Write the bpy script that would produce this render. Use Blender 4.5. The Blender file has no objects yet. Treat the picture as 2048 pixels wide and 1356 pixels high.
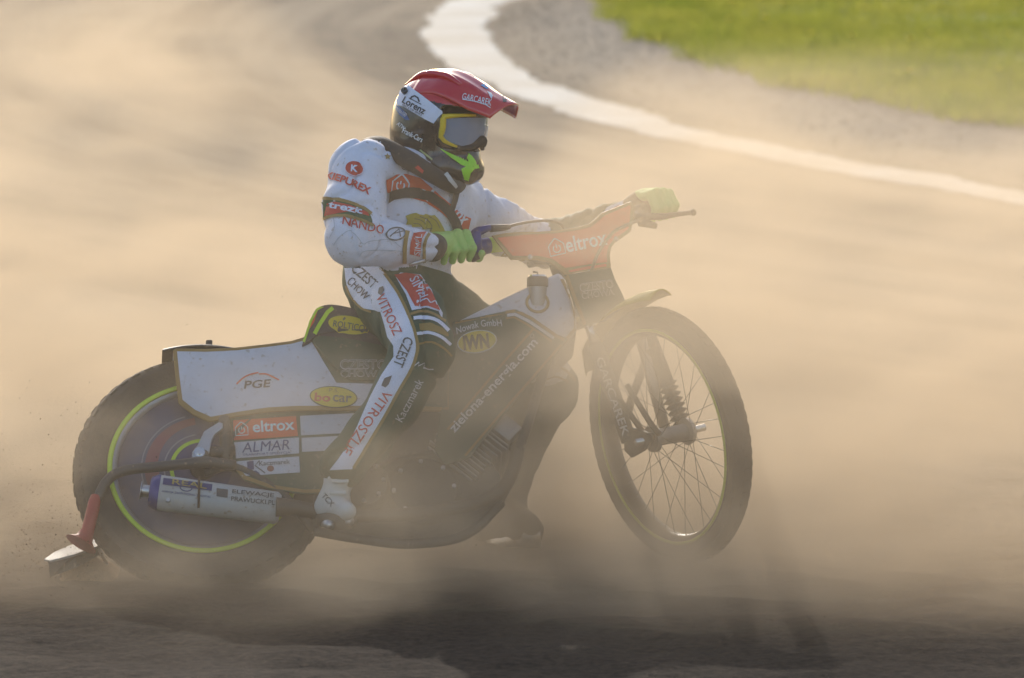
import bpy, bmesh, math, random
import numpy as np
from math import radians, sin, cos, tan, pi, sqrt
from mathutils import Vector, Matrix
from mathutils.bvhtree import BVHTree

random.seed(7)
rng = np.random.default_rng(7)
SC = bpy.context.scene
COL = SC.collection

# ---------------------------------------------------------------- camera
LENS, PITCH = 300.0, radians(5.5)
FPX = LENS / 36.0 * 2048.0
D0 = 22.08                                   # metres from the lens to the rear axle
CAM = np.array([0.0, -22.0, 2.7223])
AX_R = np.array([1.0, 0.0, 0.0])
AX_U = np.array([0.0, sin(PITCH), cos(PITCH)])
AX_F = np.array([0.0, cos(PITCH), -sin(PITCH)])
cam = bpy.data.cameras.new('camera')
cam_ob = bpy.data.objects.new('camera', cam)
COL.objects.link(cam_ob)
cam_ob.location = CAM
cam_ob.rotation_euler = (pi / 2 - PITCH, 0, 0)
cam.lens = LENS
cam.sensor_width = 36.0
cam.clip_start = 0.5
cam.clip_end = 3000.0
cam.dof.use_dof = True
cam.dof.focus_distance = D0 + 0.15
cam.dof.aperture_fstop = 6.3
SC.camera = cam_ob

# ---------------------------------------------------------------- sky, sun, exposure
SUN_EL, SUN_AZ = radians(20.5), radians(-8.0)     # low afternoon sun behind the rider, a little to the left
world = bpy.data.worlds.new('World')
SC.world = world
world.use_nodes = True
wn = world.node_tree
bg = wn.nodes['Background']
sky_tex = wn.nodes.new('ShaderNodeTexSky')
sky_tex.sky_type = 'NISHITA'
sky_tex.sun_disc = False
sky_tex.sun_elevation = SUN_EL
sky_tex.sun_rotation = SUN_AZ
sky_tex.dust_density = 2.0
wn.links.new(sky_tex.outputs[0], bg.inputs[0])
bg.inputs[1].default_value = 0.15
sun = bpy.data.lights.new('sun', 'SUN')
sun.energy = 2.05
sun.angle = radians(0.53)
sun.color = (1.0, 0.94, 0.85)
sun_ob = bpy.data.objects.new('sun', sun)
COL.objects.link(sun_ob)
sdir = Vector((sin(SUN_AZ) * cos(SUN_EL), cos(SUN_AZ) * cos(SUN_EL), sin(SUN_EL)))
sun_ob.rotation_euler = sdir.to_track_quat('Z', 'Y').to_euler()
SC.view_settings.view_transform = 'Standard'
SC.view_settings.look = 'None'
SC.view_settings.gamma = 1.0
SC.view_settings.use_curve_mapping = False
SC.view_settings.exposure = 0.68
SC.render.engine = 'CYCLES'
SC.cycles.max_bounces = 6
SC.cycles.diffuse_bounces = 3
SC.cycles.glossy_bounces = 3
SC.cycles.transmission_bounces = 4
SC.cycles.transparent_max_bounces = 12
SC.cycles.volume_bounces = 2
SC.cycles.volume_step_rate = 3.0
SC.cycles.volume_max_steps = 128
SC.cycles.use_denoising = True
SC.cycles.use_adaptive_sampling = True
SC.cycles.adaptive_threshold = 0.02
SC.cycles.sample_clamp_indirect = 6.0

# ---------------------------------------------------------------- geometry of the view: photograph pixel -> ray -> point at a real depth
def ray(px, py):
    return AX_F + AX_R * ((px - 1024.0) / FPX) + AX_U * ((678.0 - py) / FPX)
def D(px, py, dd=0.0):                        # the point seen at (px, py), dd metres beyond the rear axle
    return CAM + (D0 + dd) * ray(px, py)
def c2w(v):                                   # camera axes (right, up, away) -> world direction
    return AX_R * v[0] + AX_U * v[1] + AX_F * v[2]
def nrm(v):
    v = np.asarray(v, float)
    return v / np.linalg.norm(v)
def on_plane(px, py, p0, n):
    d = ray(px, py)
    return CAM + d * (np.dot(p0 - CAM, n) / np.dot(d, n))
def project(p):
    q = np.asarray(p) - CAM
    z = q @ AX_F
    return np.array([1024 + FPX * (q @ AX_R) / z, 678 - FPX * (q @ AX_U) / z])
def depth(p):
    return float((np.asarray(p) - CAM) @ AX_F - D0)
def ground_at(px, py, z=0.0):
    d = ray(px, py)
    return CAM + d * ((z - CAM[2]) / d[2])

# the leaning motorcycle: fwd, rgt (towards the camera side), up
RW = D(405, 950, 0.0)
_psi, _beta, _lean = radians(6), radians(4), radians(28)
_f = np.array([cos(_psi) * cos(_beta), sin(_beta), cos(_beta) * sin(_psi)])
_r = np.array([0.0, sin(_lean), -cos(_lean)])
_r = nrm(_r - (_r @ _f) * _f)
FWD, RGT = c2w(_f), c2w(_r)
UPB = nrm(np.cross(RGT, FWD))
def B(px, py, y=0.0):                         # pixel on the bike's own plane, y metres to its right
    return on_plane(px, py, RW + RGT * y, RGT)
def L(x, y, z):                               # bike axes, metres from the rear axle
    return RW + FWD * x + RGT * y + UPB * z
# the steered front end
S_N = c2w(nrm([-0.82, -0.177, -0.54]))
_a = c2w([-0.34, 0.94, 0.2]); S_A = nrm(_a - (_a @ S_N) * S_N)
S_H = nrm(np.cross(S_A, S_N))
if S_H @ AX_F > 0: S_H = -S_H
FW_C = B(1340, 870, 0.0)
def S(px, py, k=0.0):                         # pixel on the front wheel's plane, k metres to its right
    return on_plane(px, py, FW_C + S_N * k, S_N)
def SH(px, py, h=0.0):                        # pixel on the plane across the bars, h metres ahead of the front axle
    return on_plane(px, py, FW_C + S_H * h, S_H)

# ---------------------------------------------------------------- materials
MATS = {}
def mat(name, col, rough=0.5, metal=0.0, var=0.15, scale=30.0, bump=0.0, bscale=120.0, dust=0.0, spec=0.5, coat=0.0, sheen=0.0):
    if name in MATS: return MATS[name]
    m = bpy.data.materials.new(name); m.use_nodes = True
    nt = m.node_tree; p = nt.nodes['Principled BSDF']
    tc = nt.nodes.new('ShaderNodeTexCoord')
    n1 = nt.nodes.new('ShaderNodeTexNoise'); n1.inputs['Scale'].default_value = scale; n1.inputs['Detail'].default_value = 5
    nt.links.new(tc.outputs['Object'], n1.inputs['Vector'])
    mx = nt.nodes.new('ShaderNodeMix'); mx.data_type = 'RGBA'
    c = np.array(col[:3])
    mx.inputs['A'].default_value = (*np.clip(c * (1 - var), 0, 1), 1)
    mx.inputs['B'].default_value = (*np.clip(c * (1 + var), 0, 1), 1)
    nt.links.new(n1.outputs['Fac'], mx.inputs['Factor'])
    out = mx.outputs['Result']
    if dust > 0:                              # dried track dirt in blotches
        n2 = nt.nodes.new('ShaderNodeTexNoise'); n2.inputs['Scale'].default_value = 9.0; n2.inputs['Detail'].default_value = 8; n2.inputs['Roughness'].default_value = 0.7
        nt.links.new(tc.outputs['Object'], n2.inputs['Vector'])
        rp = nt.nodes.new('ShaderNodeMapRange'); rp.inputs['From Min'].default_value = 0.42; rp.inputs['From Max'].default_value = 0.72
        rp.inputs['To Min'].default_value = dust * 0.25; rp.inputs['To Max'].default_value = dust
        nt.links.new(n2.outputs['Fac'], rp.inputs['Value'])
        m2 = nt.nodes.new('ShaderNodeMix'); m2.data_type = 'RGBA'
        m2.inputs['B'].default_value = (0.30, 0.22, 0.14, 1)
        n4 = nt.nodes.new('ShaderNodeTexNoise'); n4.inputs['Scale'].default_value = 75.0; n4.inputs['Detail'].default_value = 3   # flecks of thrown mud
        nt.links.new(tc.outputs['Object'], n4.inputs['Vector'])
        r4 = nt.nodes.new('ShaderNodeMapRange'); r4.inputs['From Min'].default_value = 0.62; r4.inputs['From Max'].default_value = 0.68; r4.inputs['To Max'].default_value = min(1.0, dust * 2.6) if dust < 0.3 else 0.0
        nt.links.new(n4.outputs['Fac'], r4.inputs['Value'])
        mxx = nt.nodes.new('ShaderNodeMath'); mxx.operation = 'MAXIMUM'
        nt.links.new(rp.outputs['Result'], mxx.inputs[0]); nt.links.new(r4.outputs['Result'], mxx.inputs[1])
        nt.links.new(mxx.outputs[0], m2.inputs['Factor']); nt.links.new(out, m2.inputs['A'])
        out = m2.outputs['Result']
        m3 = nt.nodes.new('ShaderNodeMapRange'); m3.inputs['To Min'].default_value = rough; m3.inputs['To Max'].default_value = min(1, rough + 0.45)
        nt.links.new(rp.outputs['Result'], m3.inputs['Value']); nt.links.new(m3.outputs['Result'], p.inputs['Roughness'])
    else:
        p.inputs['Roughness'].default_value = rough
    nt.links.new(out, p.inputs['Base Color'])
    p.inputs['Metallic'].default_value = metal
    p.inputs['Specular IOR Level'].default_value = spec
    p.inputs['Coat Weight'].default_value = coat
    p.inputs['Coat Roughness'].default_value = 0.06
    p.inputs['Sheen Weight'].default_value = sheen
    if bump > 0:
        n3 = nt.nodes.new('ShaderNodeTexNoise'); n3.inputs['Scale'].default_value = bscale; n3.inputs['Detail'].default_value = 4
        nt.links.new(tc.outputs['Object'], n3.inputs['Vector'])
        bp = nt.nodes.new('ShaderNodeBump'); bp.inputs['Strength'].default_value = bump; bp.inputs['Distance'].default_value = 0.01
        nt.links.new(n3.outputs['Fac'], bp.inputs['Height']); nt.links.new(bp.outputs['Normal'], p.inputs['Normal'])
    MATS[name] = m
    return m

# ---------------------------------------------------------------- mesh helpers
def tag(o, label=None, cat=None, group=None, kind=None):
    if label: o['label'] = label
    if cat: o['category'] = cat
    if group: o['group'] = group
    if kind: o['kind'] = kind
    return o
def empty(name, loc):
    o = bpy.data.objects.new(name, None); COL.objects.link(o); o.location = Vector(loc); o.empty_display_size = 0.1
    bpy.context.view_layer.update()
    return o
def obj(name, verts, faces, m, parent=None, smooth=True, idx=None, sharp=None):
    me = bpy.data.meshes.new(name)
    me.from_pydata([tuple(map(float, v)) for v in verts], [], [tuple(int(i) for i in f) for f in faces])
    for q in (m if isinstance(m, (list, tuple)) else [m]): me.materials.append(q)
    if idx is not None: me.polygons.foreach_set('material_index', np.asarray(idx, dtype=np.int32))
    me.update()
    bm = bmesh.new(); bm.from_mesh(me); bmesh.ops.recalc_face_normals(bm, faces=bm.faces); bm.to_mesh(me); bm.free()
    if smooth:
        me.polygons.foreach_set('use_smooth', np.ones(len(me.polygons), dtype=bool))
        if sharp: me.set_sharp_from_angle(angle=radians(sharp))
    o = bpy.data.objects.new(name, me); COL.objects.link(o)
    if parent is not None:
        o.parent = parent
        o.matrix_parent_inverse = parent.matrix_world.inverted()
    return o
class MB:
    """collects vertices and faces of one mesh"""
    def __init__(s): s.v = []; s.f = []; s.i = []
    def add(s, v, f, k=0):
        b = len(s.v); s.v += [np.asarray(q, float) for q in v]; s.f += [tuple(b + i for i in q) for q in f]; s.i += [k] * len(f); return s
    def build(s, name, m, parent=None, smooth=True, sharp=None):
        return obj(name, s.v, s.f, m, parent, smooth, s.i, sharp)
def perp(t):
    a = np.array([0, 0, 1.0]) if abs(t[2]) < 0.9 else np.array([1.0, 0, 0])
    u = nrm(np.cross(t, a)); return u, nrm(np.cross(t, u))
def smooth_path(pts, n=8):
    """Catmull-Rom through the points"""
    P = [np.asarray(p, float) for p in pts]
    if len(P) < 3: return P
    Q = [2 * P[0] - P[1]] + P + [2 * P[-1] - P[-2]]
    out = []
    for i in range(1, len(Q) - 2):
        p0, p1, p2, p3 = Q[i - 1:i + 3]
        for k in range(n):
            t = k / n
            out.append(0.5 * ((2 * p1) + (-p0 + p2) * t + (2 * p0 - 5 * p1 + 4 * p2 - p3) * t * t + (-p0 + 3 * p1 - 3 * p2 + p3) * t ** 3))
    out.append(P[-1])
    return out
def tube(pts, rad, n=12, cap=True, flat=1.0, side=None):
    """swept round bar; rad a number or one per point; flat squeezes it along `side`"""
    P = np.array(pts, float); m = len(P)
    R = np.full(m, rad) if np.isscalar(rad) else np.interp(np.linspace(0, 1, m), np.linspace(0, 1, len(rad)), rad)
    T = np.gradient(P, axis=0); T /= np.linalg.norm(T, axis=1)[:, None]
    if side is not None: u = nrm(np.asarray(side) - (np.asarray(side) @ T[0]) * T[0])
    else: u = perp(T[0])[0]
    V = []; Fc = []
    for i in range(m):
        u = nrm(u - (u @ T[i]) * T[i]); w = np.cross(T[i], u)
        for k in range(n):
            a = 2 * pi * k / n
            V.append(P[i] + R[i] * (cos(a) * u * flat + sin(a) * w))
    for i in range(m - 1):
        for k in range(n):
            a, b = i * n + k, i * n + (k + 1) % n
            Fc.append((a, b, b + n, a + n))
    if cap:
        Fc.append(tuple(range(n))[::-1]); Fc.append(tuple((m - 1) * n + k for k in range(n)))
    return V, Fc
def lathe(c, axis, u, prof, n=64, closed=True, a0=0.0, a1=2 * pi):
    """prof: (offset along axis, radius) pairs"""
    axis = nrm(axis); u = nrm(u - (u @ axis) * axis); w = np.cross(axis, u)
    full = abs(a1 - a0 - 2 * pi) < 1e-6
    V = []; Fc = []; m = len(prof); N = n if full else n + 1
    for k in range(N):
        a = a0 + (a1 - a0) * k / n
        d = cos(a) * u + sin(a) * w
        for (o, r) in prof: V.append(c + axis * o + d * r)
    for k in range(n):
        k2 = (k + 1) % N if full else k + 1
        for j in range(m if closed else m - 1):
            j2 = (j + 1) % m
            Fc.append((k * m + j, k2 * m + j, k2 * m + j2, k * m + j2))
    return V, Fc
def box(c, ax, ay, az, sx, sy, sz):
    V = [c + ax * (sx * i) + ay * (sy * j) + az * (sz * k) for i in (-.5, .5) for j in (-.5, .5) for k in (-.5, .5)]
    return V, [(0, 1, 3, 2), (4, 6, 7, 5), (0, 4, 5, 1), (2, 3, 7, 6), (0, 2, 6, 4), (1, 5, 7, 3)]
def ball(c, r, n=10, ax=None, sc=(1, 1, 1)):
    V = []; Fc = []
    A = np.eye(3) if ax is None else np.array(ax)
    for i in range(n + 1):
        t = pi * i / n
        for k in range(2 * n):
            a = pi * k / n
            q = np.array([sin(t) * cos(a) * sc[0], sin(t) * sin(a) * sc[1], cos(t) * sc[2]]) * r
            V.append(c + q @ A)
    for i in range(n):
        for k in range(2 * n):
            a, b = i * 2 * n + k, i * 2 * n + (k + 1) % (2 * n)
            Fc.append((a, b, b + 2 * n, a + 2 * n))
    return V, Fc
def slab(front, back):
    """closed plate between two outlines with the same number of corners"""
    n = len(front); V = list(front) + list(back)
    F_ = [tuple(range(n)), tuple(range(2 * n - 1, n - 1, -1))]
    for i in range(n):
        j = (i + 1) % n; F_.append((i, i + n, j + n, j))
    return V, F_
def bevel(o, w=0.003, seg=2, ang=40):
    b = o.modifiers.new('bevel', 'BEVEL'); b.width = w; b.segments = seg; b.limit_method = 'ANGLE'; b.angle_limit = radians(ang)
    return o
def curve_px(pts, n=6):                       # smooth a traced outline (2-D)
    return [tuple(p[:2]) for p in smooth_path([np.array([*q, 0.0]) for q in pts], n)]

# ---------------------------------------------------------------- smooth bodies: distance field -> surface net
def sdf_cone(P, a, b, ra, rb, sq=None):
    """round cone from a to b; sq=(direction, factor) flattens it"""
    a = np.asarray(a, float); b = np.asarray(b, float)
    ab = b - a; t = np.clip(((P - a) @ ab) / (ab @ ab), 0, 1)
    q = P - (a + t[..., None] * ab)
    if sq is not None:
        d = nrm(sq[0]); k = q @ d; q = q + d * (k * (1 / sq[1] - 1))[..., None]
    return np.linalg.norm(q, axis=-1) - (ra + (rb - ra) * t)
def sdf_ell(P, c, ax, r):
    q = (P - c) @ np.array(ax).T / np.array(r)
    l = np.linalg.norm(q, axis=-1)
    return (l - 1) * min(r) * (0.5 + 0.5 * l / np.maximum(l, 1)) if False else (l - 1) * (np.linalg.norm(P - c, axis=-1) / np.maximum(l, 1e-6))
def smin(a, b, k):
    h = np.clip(0.5 + 0.5 * (b - a) / k, 0, 1)
    return b * (1 - h) + a * h - k * h * (1 - h)
def surface_net(fn, lo, hi, step):
    lo = np.asarray(lo, float); hi = np.asarray(hi, float)
    n = np.ceil((hi - lo) / step).astype(int) + 1
    xs = [lo[i] + step * np.arange(n[i]) for i in range(3)]
    G = np.empty(n, dtype=np.float32)
    for i in range(n[0]):
        Y, Z = np.meshgrid(xs[1], xs[2], indexing='ij')
        G[i] = fn(np.stack([np.full_like(Y, xs[0][i]), Y, Z], -1))
    s = G < 0
    c = np.zeros(n - 1, dtype=np.int8)
    for dx in (0, 1):
        for dy in (0, 1):
            for dz in (0, 1):
                c += s[dx:n[0] - 1 + dx, dy:n[1] - 1 + dy, dz:n[2] - 1 + dz]
    cell = np.argwhere((c > 0) & (c < 8))
    idx = -np.ones(n - 1, dtype=np.int64); idx[tuple(cell.T)] = np.arange(len(cell))
    acc = np.zeros((len(cell), 3)); cnt = np.zeros(len(cell))
    cs = [(i, j, k) for i in (0, 1) for j in (0, 1) for k in (0, 1)]
    for p in range(8):
        for q in range(p + 1, 8):
            a, b = np.array(cs[p]), np.array(cs[q])
            if abs(a - b).sum() != 1: continue
            ga = G[tuple((cell + a).T)]; gb = G[tuple((cell + b).T)]
            m = (ga < 0) != (gb < 0)
            t = np.where(m, ga / np.where(m, ga - gb, 1), 0)
            acc[m] += a + (b - a) * t[m][:, None]; cnt[m] += 1
    V = lo + step * (cell + acc / cnt[:, None])
    Fs = []
    for ax in range(3):
        o1, o2 = [(1, 2), (2, 0), (0, 1)][ax]
        sl = [slice(None)] * 3; sl2 = [slice(None)] * 3
        sl[ax] = slice(0, -1); sl2[ax] = slice(1, None)
        e = np.argwhere(s[tuple(sl)] != s[tuple(sl2)])
        e = e[(e[:, o1] > 0) & (e[:, o2] > 0) & (e[:, o1] < n[o1] - 1) & (e[:, o2] < n[o2] - 1)]
        d1 = np.zeros(3, int); d1[o1] = 1; d2 = np.zeros(3, int); d2[o2] = 1
        q = np.stack([idx[tuple((e - d1 - d2).T)], idx[tuple((e - d2).T)], idx[tuple(e.T)], idx[tuple((e - d1).T)]], 1)
        flip = s[tuple(e.T)]
        q[~flip] = q[~flip][:, ::-1]
        Fs.append(q)
    return V, np.concatenate(Fs)
def relax(V, Fc, it=2, k=0.5):
    e = np.concatenate([Fc[:, [0, 1]], Fc[:, [1, 2]], Fc[:, [2, 3]], Fc[:, [3, 0]]])
    e = np.concatenate([e, e[:, ::-1]])
    n = np.bincount(e[:, 0], minlength=len(V))[:, None]
    for _ in range(it):
        s_ = np.stack([np.bincount(e[:, 0], weights=V[e[:, 1], i], minlength=len(V)) for i in range(3)], 1) / np.maximum(n, 1)
        V = V + k * (s_ - V)
    return V

# ---------------------------------------------------------------- print and stickers: flat shapes laid on a real surface
def bvh_of(*obs):
    V = []; Fc = []
    dg = bpy.context.evaluated_depsgraph_get()
    for o in obs:
        e = o.evaluated_get(dg); me = e.to_mesh(); b = len(V)
        V += [o.matrix_world @ v.co for v in me.vertices]
        Fc += [[b + i for i in p.vertices] for p in me.polygons]
        e.to_mesh_clear()
    return BVHTree.FromPolygons(V, Fc)
def cut_grid(v2, faces, step):
    bm = bmesh.new()
    vs = [bm.verts.new((x, y, 0)) for x, y in v2]
    for f in faces:
        try: bm.faces.new([vs[i] for i in f])
        except ValueError: pass
    bmesh.ops.triangulate(bm, faces=bm.faces[:])
    if step:
        A = np.array(v2); lo, hi = A.min(0), A.max(0)
        for ax in (0, 1):
            k = lo[ax] + step * 0.5
            while k < hi[ax]:
                co = [0, 0, 0]; co[ax] = k; no = [0, 0, 0]; no[ax] = 1
                bmesh.ops.bisect_plane(bm, geom=bm.verts[:] + bm.edges[:] + bm.faces[:], plane_co=co, plane_no=no)
                k += step
    bm.verts.index_update()
    r = [(v.co.x, v.co.y) for v in bm.verts], [[v.index for v in f.verts] for f in bm.faces]
    bm.free()
    return r
def lay(name, v2, faces, target, m, parent, off=0.0012, step=7, one=False):
    """drop a 2-D shape (photograph pixels) on the surface it is printed on"""
    v2, faces = cut_grid(v2, faces, step)
    P = []
    for x, y in v2:
        d = Vector(ray(x, y)).normalized()
        h = target.ray_cast(Vector(CAM), d)
        if h[0] is None: P.append(None); continue
        nn = h[1] if h[1].dot(d) < 0 else -h[1]
        P.append((np.array(h[0]), np.array(nn), h[3]))
    V = []; mp = {}
    for i, p in enumerate(P):
        if p is None: continue
        mp[i] = len(V); V.append(p[0] + p[1] * off)
    Fc = []
    for f in faces:
        if any(i not in mp for i in f): continue
        z = [P[i][2] for i in f]
        if max(z) - min(z) > 0.05: continue
        Fc.append([mp[i] for i in f])
    if not Fc: return None
    if one:                                   # keep the largest connected piece
        par = list(range(len(V)))
        def find(i):
            while par[i] != i: par[i] = par[par[i]]; i = par[i]
            return i
        for f in Fc:
            for i in f[1:]: par[find(i)] = find(f[0])
        cnt = {}
        for f in Fc: cnt[find(f[0])] = cnt.get(find(f[0]), 0) + 1
        big = max(cnt, key=cnt.get); Fc = [f for f in Fc if find(f[0]) == big]
        used = sorted({i for f in Fc for i in f}); rm = {i: k for k, i in enumerate(used)}
        V = [V[i] for i in used]; Fc = [[rm[i] for i in f] for f in Fc]
    return obj(name, V, Fc, m, parent, smooth=True)
_txt = {}
def text2d(s, bold=0.0, res=3):
    key = (s, bold)
    if key in _txt: return _txt[key]
    cu = bpy.data.curves.new('t', 'FONT'); cu.body = s; cu.size = 1.0; cu.offset = bold; cu.resolution_u = res; cu.align_x = 'CENTER'; cu.fill_mode = 'BOTH'
    o = bpy.data.objects.new('t', cu); COL.objects.link(o)
    bpy.context.view_layer.update()
    me = o.evaluated_get(bpy.context.evaluated_depsgraph_get()).to_mesh()
    V = [(v.co.x, v.co.y) for v in me.vertices]; Fc = [tuple(p.vertices) for p in me.polygons]
    o.evaluated_get(bpy.context.evaluated_depsgraph_get()).to_mesh_clear()
    COL.objects.unlink(o); bpy.data.objects.remove(o); bpy.data.curves.remove(cu)
    A = np.array(V); A[:, 0] -= (A[:, 0].min() + A[:, 0].max()) / 2; A[:, 1] -= (A[:, 1].min() + A[:, 1].max()) / 2
    A[:, 0] /= np.ptp(A[:, 0]); A[:, 1] /= np.ptp(A[:, 1])
    _txt[key] = (A, Fc); return A, Fc
def letter(s, cx, cy, w, h, ang, target, m, parent, bold=0.012, shear=0.0, step=7, off=0.0018, arc=0.0, name='lettering'):
    """text centred at a pixel, w by h pixels, turned ang degrees clockwise in the picture"""
    if 'M' in s: bold = min(bold, 0.0)        # the font's M folds over itself when thickened
    A, Fc = text2d(s, bold)
    u = A[:, 0] * w + A[:, 1] * h * shear; v = -A[:, 1] * h
    if arc: v = v - arc * (1 - (2 * A[:, 0]) ** 2)
    a = radians(ang)
    v2 = np.stack([cx + u * cos(a) - v * sin(a), cy + u * sin(a) + v * cos(a)], 1)
    return lay(name, [tuple(q) for q in v2], Fc, target, m, parent, off, step)
def patch(pts, target, m, parent, name='sticker', off=0.0009, step=8):
    return lay(name, pts, [tuple(range(len(pts)))], target, m, parent, off, step, True)
def oval(cx, cy, a, b, ang, n=28):
    t = radians(ang)
    return [(cx + a * cos(k) * cos(t) - b * sin(k) * sin(t), cy + a * cos(k) * sin(t) + b * sin(k) * cos(t)) for k in np.linspace(0, 2 * pi, n, endpoint=False)]
def stroke(pts, w, closed=False):
    """2-D line of width w -> quads"""
    P = np.array(pts, float)
    if closed: P = np.vstack([P, P[:1]])
    T = np.gradient(P, axis=0)
    if closed: T[0] = T[-1] = P[1] - P[-2]
    T /= np.maximum(np.linalg.norm(T, axis=1), 1e-9)[:, None]
    N = np.stack([-T[:, 1], T[:, 0]], 1) * w / 2
    n = len(P)
    return [tuple(q) for q in np.vstack([P + N, P - N])], [(i, i + 1, n + i + 1, n + i) for i in range(n - 1)]
def line_on(pts, w, target, m, parent, name='trim', closed=False, off=0.0016, step=10):
    v, f = stroke(pts, w, closed)
    return lay(name, v, f, target, m, parent, off, step, True)

# ================================================================ THE SETTING
CC = np.array([27.4256, 23.373]); CR = 27.739         # centre and radius of the painted inner line of the bend
def polar(x, y):
    return np.hypot(x - CC[0], y - CC[1]) - CR
def vnoise(x, y, seed=0):
    """smooth value noise"""
    r = np.random.default_rng(seed).random((64, 64))
    xi = np.floor(x).astype(int); yi = np.floor(y).astype(int)
    fx = x - xi; fy = y - yi; fx = fx * fx * (3 - 2 * fx); fy = fy * fy * (3 - 2 * fy)
    g = lambda a, b: r[a % 64, b % 64]
    return (g(xi, yi) * (1 - fx) + g(xi + 1, yi) * fx) * (1 - fy) + (g(xi, yi + 1) * (1 - fx) + g(xi + 1, yi + 1) * fx) * fy - 0.5
def ground_h(x, y):
    rr = polar(x, y); th = np.arctan2(y - CC[1], x - CC[0]) * 36
    h = 0.018 * vnoise(rr * 3.1, th * 0.25, 1) + 0.010 * vnoise(rr * 9, th * 0.8, 2) + 0.012 * vnoise(x * 7, y * 7, 3) + 0.008 * vnoise(x * 19, y * 19, 4)
    near = np.exp(-((x + 0.3) ** 2 / 9 + y ** 2 / 16))
    h = h * (0.35 + 1.0 * near)
    h = h * np.clip((np.abs(rr) - 0.26) / 0.25, 0.0, 1)                          # the painted strip lies flat
    verge = np.exp(-((rr + 0.8) / 0.55) ** 2)
    h = h + verge * (0.012 + 0.022 * vnoise(x * 3, y * 3, 5) + 0.012 * vnoise(x * 9, y * 9, 6))
    return h
def axis_lines(segs):
    out = []
    for a, b, n in segs: out += list(np.linspace(a, b, n, endpoint=False))
    return np.array(out + [segs[-1][1]])
gx = axis_lines([(-1500, -200, 6), (-200, -20, 10), (-20, -3.2, 40), (-3.2, 3.6, 190), (3.6, 20, 40), (20, 200, 10), (200, 1500, 6)])
gy = axis_lines([(-200, -24, 8), (-24, -3.2, 30), (-3.2, 2.5, 150), (2.5, 9, 60), (9, 29, 200), (29, 60, 20), (60, 300, 10), (300, 2500, 8)])
GX, GY = np.meshgrid(gx, gy, indexing='ij')
GZ = ground_h(GX, GY)
gv = np.stack([GX, GY, GZ], -1).reshape(-1, 3)
ni, nj = GX.shape
ii, jj = np.meshgrid(np.arange(ni - 1), np.arange(nj - 1), indexing='ij')
k0 = (ii * nj + jj).ravel()
gf = np.stack([k0, k0 + nj, k0 + nj + 1, k0 + 1], 1)

def polar_coords(nt):
    """node group inputs: distance from the painted line and length along the bend, in metres"""
    tc = nt.nodes.new('ShaderNodeNewGeometry')
    sp = nt.nodes.new('ShaderNodeSeparateXYZ'); nt.links.new(tc.outputs['Position'], sp.inputs[0])
    def M(op, a, b=None):
        q = nt.nodes.new('ShaderNodeMath'); q.operation = op
        for i, s in enumerate((a, b)):
            if s is None: continue
            if isinstance(s, (int, float)): q.inputs[i].default_value = s
            else: nt.links.new(s, q.inputs[i])
        return q.outputs[0]
    dx = M('SUBTRACT', sp.outputs[0], float(CC[0])); dy = M('SUBTRACT', sp.outputs[1], float(CC[1]))
    r = M('SUBTRACT', M('SQRT', M('ADD', M('MULTIPLY', dx, dx), M('MULTIPLY', dy, dy))), CR)
    th = M('MULTIPLY', M('ARCTAN2', M('MULTIPLY', dy, -1.0), M('MULTIPLY', dx, -1.0)), 32.0)
    return M, r, th, tc.outputs['Position'], sp
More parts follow.
